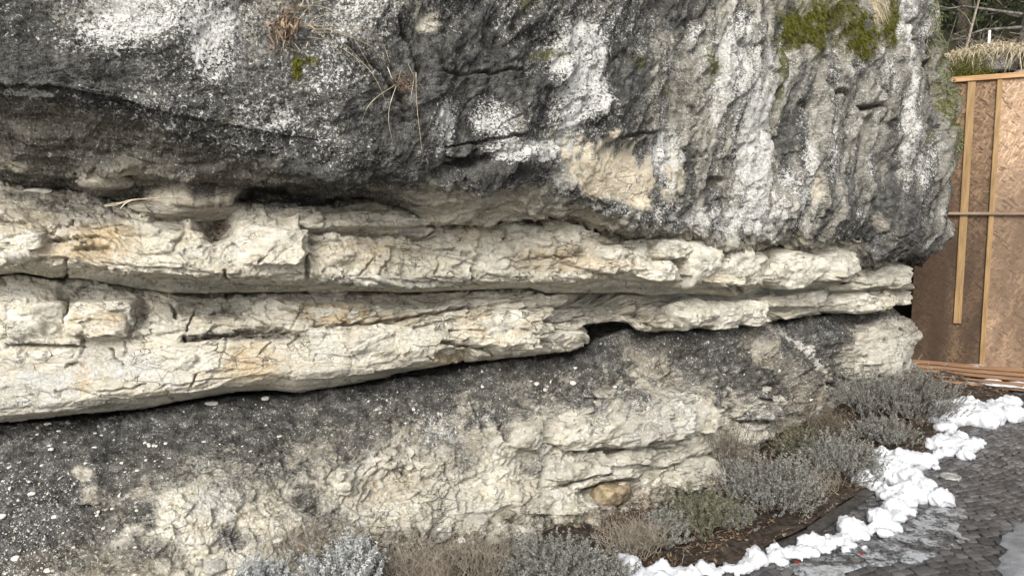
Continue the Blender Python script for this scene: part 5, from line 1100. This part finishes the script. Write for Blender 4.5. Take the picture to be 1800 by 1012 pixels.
tag(bulk('dry_grass', [blades(base, r_.normal(size=(n_, 3)) * .55 + FN * .8 + (0, 0, .35), .21 * r_.uniform(.4, 1.2, n_), np.full(n_, .0045), 4, .75, r_=r_)], 'straw'), 'blond dry grass drooping over the wall behind the fence', 'dry grass', None, 'stuff')
n_ = 3600; base = np.array([bp(a, .58 + .05 * abs(z), 3.02 + z) for a, z in zip(kof(1672) + r_.normal(.05, .12, n_), r_.normal(0, .09, n_))]); tag(bulk('moss_patch', [blades(base, r_.normal(size=(n_, 3)) + FN, .03 * r_.uniform(.4, 1.2, n_), np.full(n_, .004), 2, .5, r_=r_)], 'moss'), 'bright moss cushion on the stone wall, just above the fence corner', 'moss')
def tree(label, u, d, z0, H, rad, crown, seed, nl=7000, lean=0, mat='ever', name='tree', bare=False, cz=.5, ll=.10, trunk_col='bark'):
    r_ = np.random.default_rng(seed); x = (u - CX) / FPX * d; p = np.array([x, d, z0]); root = empty(name, tuple(p)); tag(root, label, 'tree')
    st = MB(); tr = [p + (0, 0, -.4)] + [p + np.array([lean * t * H, 0, t * H]) + r_.normal(0, .02 * H * .1, 3) for t in np.linspace(.05, 1, 8)]; st.tube(tr, rad, rad * .3, 10); br = []
    for i in range(22 if bare else 34):
        t = r_.uniform(.0, .98); b0 = p + np.array([lean * t * H, 0, t * H]); a = r_.uniform(0, 6.28); L = crown * r_.uniform(.6, 1.1) * (1.1 - .5 * t); e = b0 + np.array([L * math.cos(a), L * math.sin(a), L * r_.uniform(-.25, .5)])
        m_ = (b0 + e) / 2 + (0, 0, .08 * L); st.tube([b0, m_, e], rad * .16, rad * .04, 4); br.append((b0, m_, e))
        for _ in range(3): s_ = m_ + (e - m_) * r_.random(); st.tube([s_, s_ + r_.normal(0, .25 * L, 3) * .6, s_ + r_.normal(0, .4 * L, 3) * .8], rad * .05, rad * .015, 3)
    st.build('trunk', M[trunk_col if rad > .13 else 'twig'], root, True)
    if nl:
        k = r_.integers(0, len(br), nl); t = r_.uniform(.15, 1.05, nl)[:, None]; B = np.array(br); c0 = B[k, 0] * (1 - t) ** 2 + 2 * B[k, 1] * t * (1 - t) + B[k, 2] * t * t
        cl_ = r_.normal(size=(len(br) * 9, 3)) * .20 * crown; c0 = c0 + cl_[(k * 9 + r_.integers(0, 9, nl))] + r_.normal(size=(nl, 3)) * .10 * crown
        v_, f_ = blades(c0, r_.normal(size=(nl, 3)) + (0, 0, -.5), ll * r_.uniform(.5, 1.3, nl), np.full(nl, ll * .16), 2, .4, r_=r_); bulk('crown', [(v_, f_)], mat, root)
    return root
tree('leaning grey tree trunk at the right edge behind the wall', 1786, 9.0, 3.35, 5.5, .15, 1.3, 71, 1500, .085, ll=.08)
tree('dark evergreen just behind the grass bank, next to the cliff corner', 1672, 10.6, 3.9, 5.5, .10, 1.4, 72, 15000)
tree('dark evergreen in the middle behind the white pole', 1735, 11.2, 4.2, 6, .11, 1.5, 73, 15000)
tree('dark evergreen behind the leaning trunk', 1820, 11.6, 4.4, 6.5, .12, 1.6, 74, 15000)
tree('far evergreen up the hillside behind the cliff corner', 1640, 14.5, 6.2, 7, .14, 2.4, 75, 11000, ll=.16)
tree('far evergreen up the hillside in the middle', 1730, 15.5, 6.8, 7, .14, 2.4, 76, 11000, ll=.16)
tree('far evergreen up the hillside on the right', 1850, 15.0, 6.5, 7, .14, 2.4, 77, 11000, ll=.16)
st = MB(); a0 = bp(kof(1700) - .1, 1.3, 3.3); st.tube([a0, a0 + (.12, .05, .45), a0 + (.26, .08, 1.0), a0 + (.45, .1, 1.8)], .016, .006, 5)
for i in range(9): s_ = a0 + np.array([.12, .05, .45]) * (.8 + i * .4); st.tube([s_, s_ + (rng.normal(0, .1), 0, .12), s_ + (rng.normal(0, .2), 0, .25)], .005, .002, 3)
tag(st.build('bare_sapling', M['dry'], None), 'thin bare sapling leaning right, behind the grass bank', 'tree')
st = MB(); a0 = P(1737, 96, 8.75); st.tube([a0 + (0, 0, -.15), a0 + (0, 0, .27)], .016, .015, 8); M['white'] = simple('white_paint', (.62, .62, .60), (.80, .80, .78), 30, .5, 0)
tag(st.build('white_post', M['white'], None), 'short white post on the bank behind the fence', 'post')
st = MB(); r_ = np.random.default_rng(80)
for i in range(110):
    a0 = P(r_.uniform(1700, 1788), 98, 8.8 + r_.uniform(0, .4)); q = [a0]
    for j in range(4): q.append(q[-1] + np.array([r_.normal(0, .07), r_.normal(0, .05), abs(r_.normal(.07, .04)) - .02 * j]))
    st.tube(q, .004, .0018, 3)
tag(st.build('brush', M['dry'], None), 'tangle of bare pale brushwood around the white post', 'brushwood')
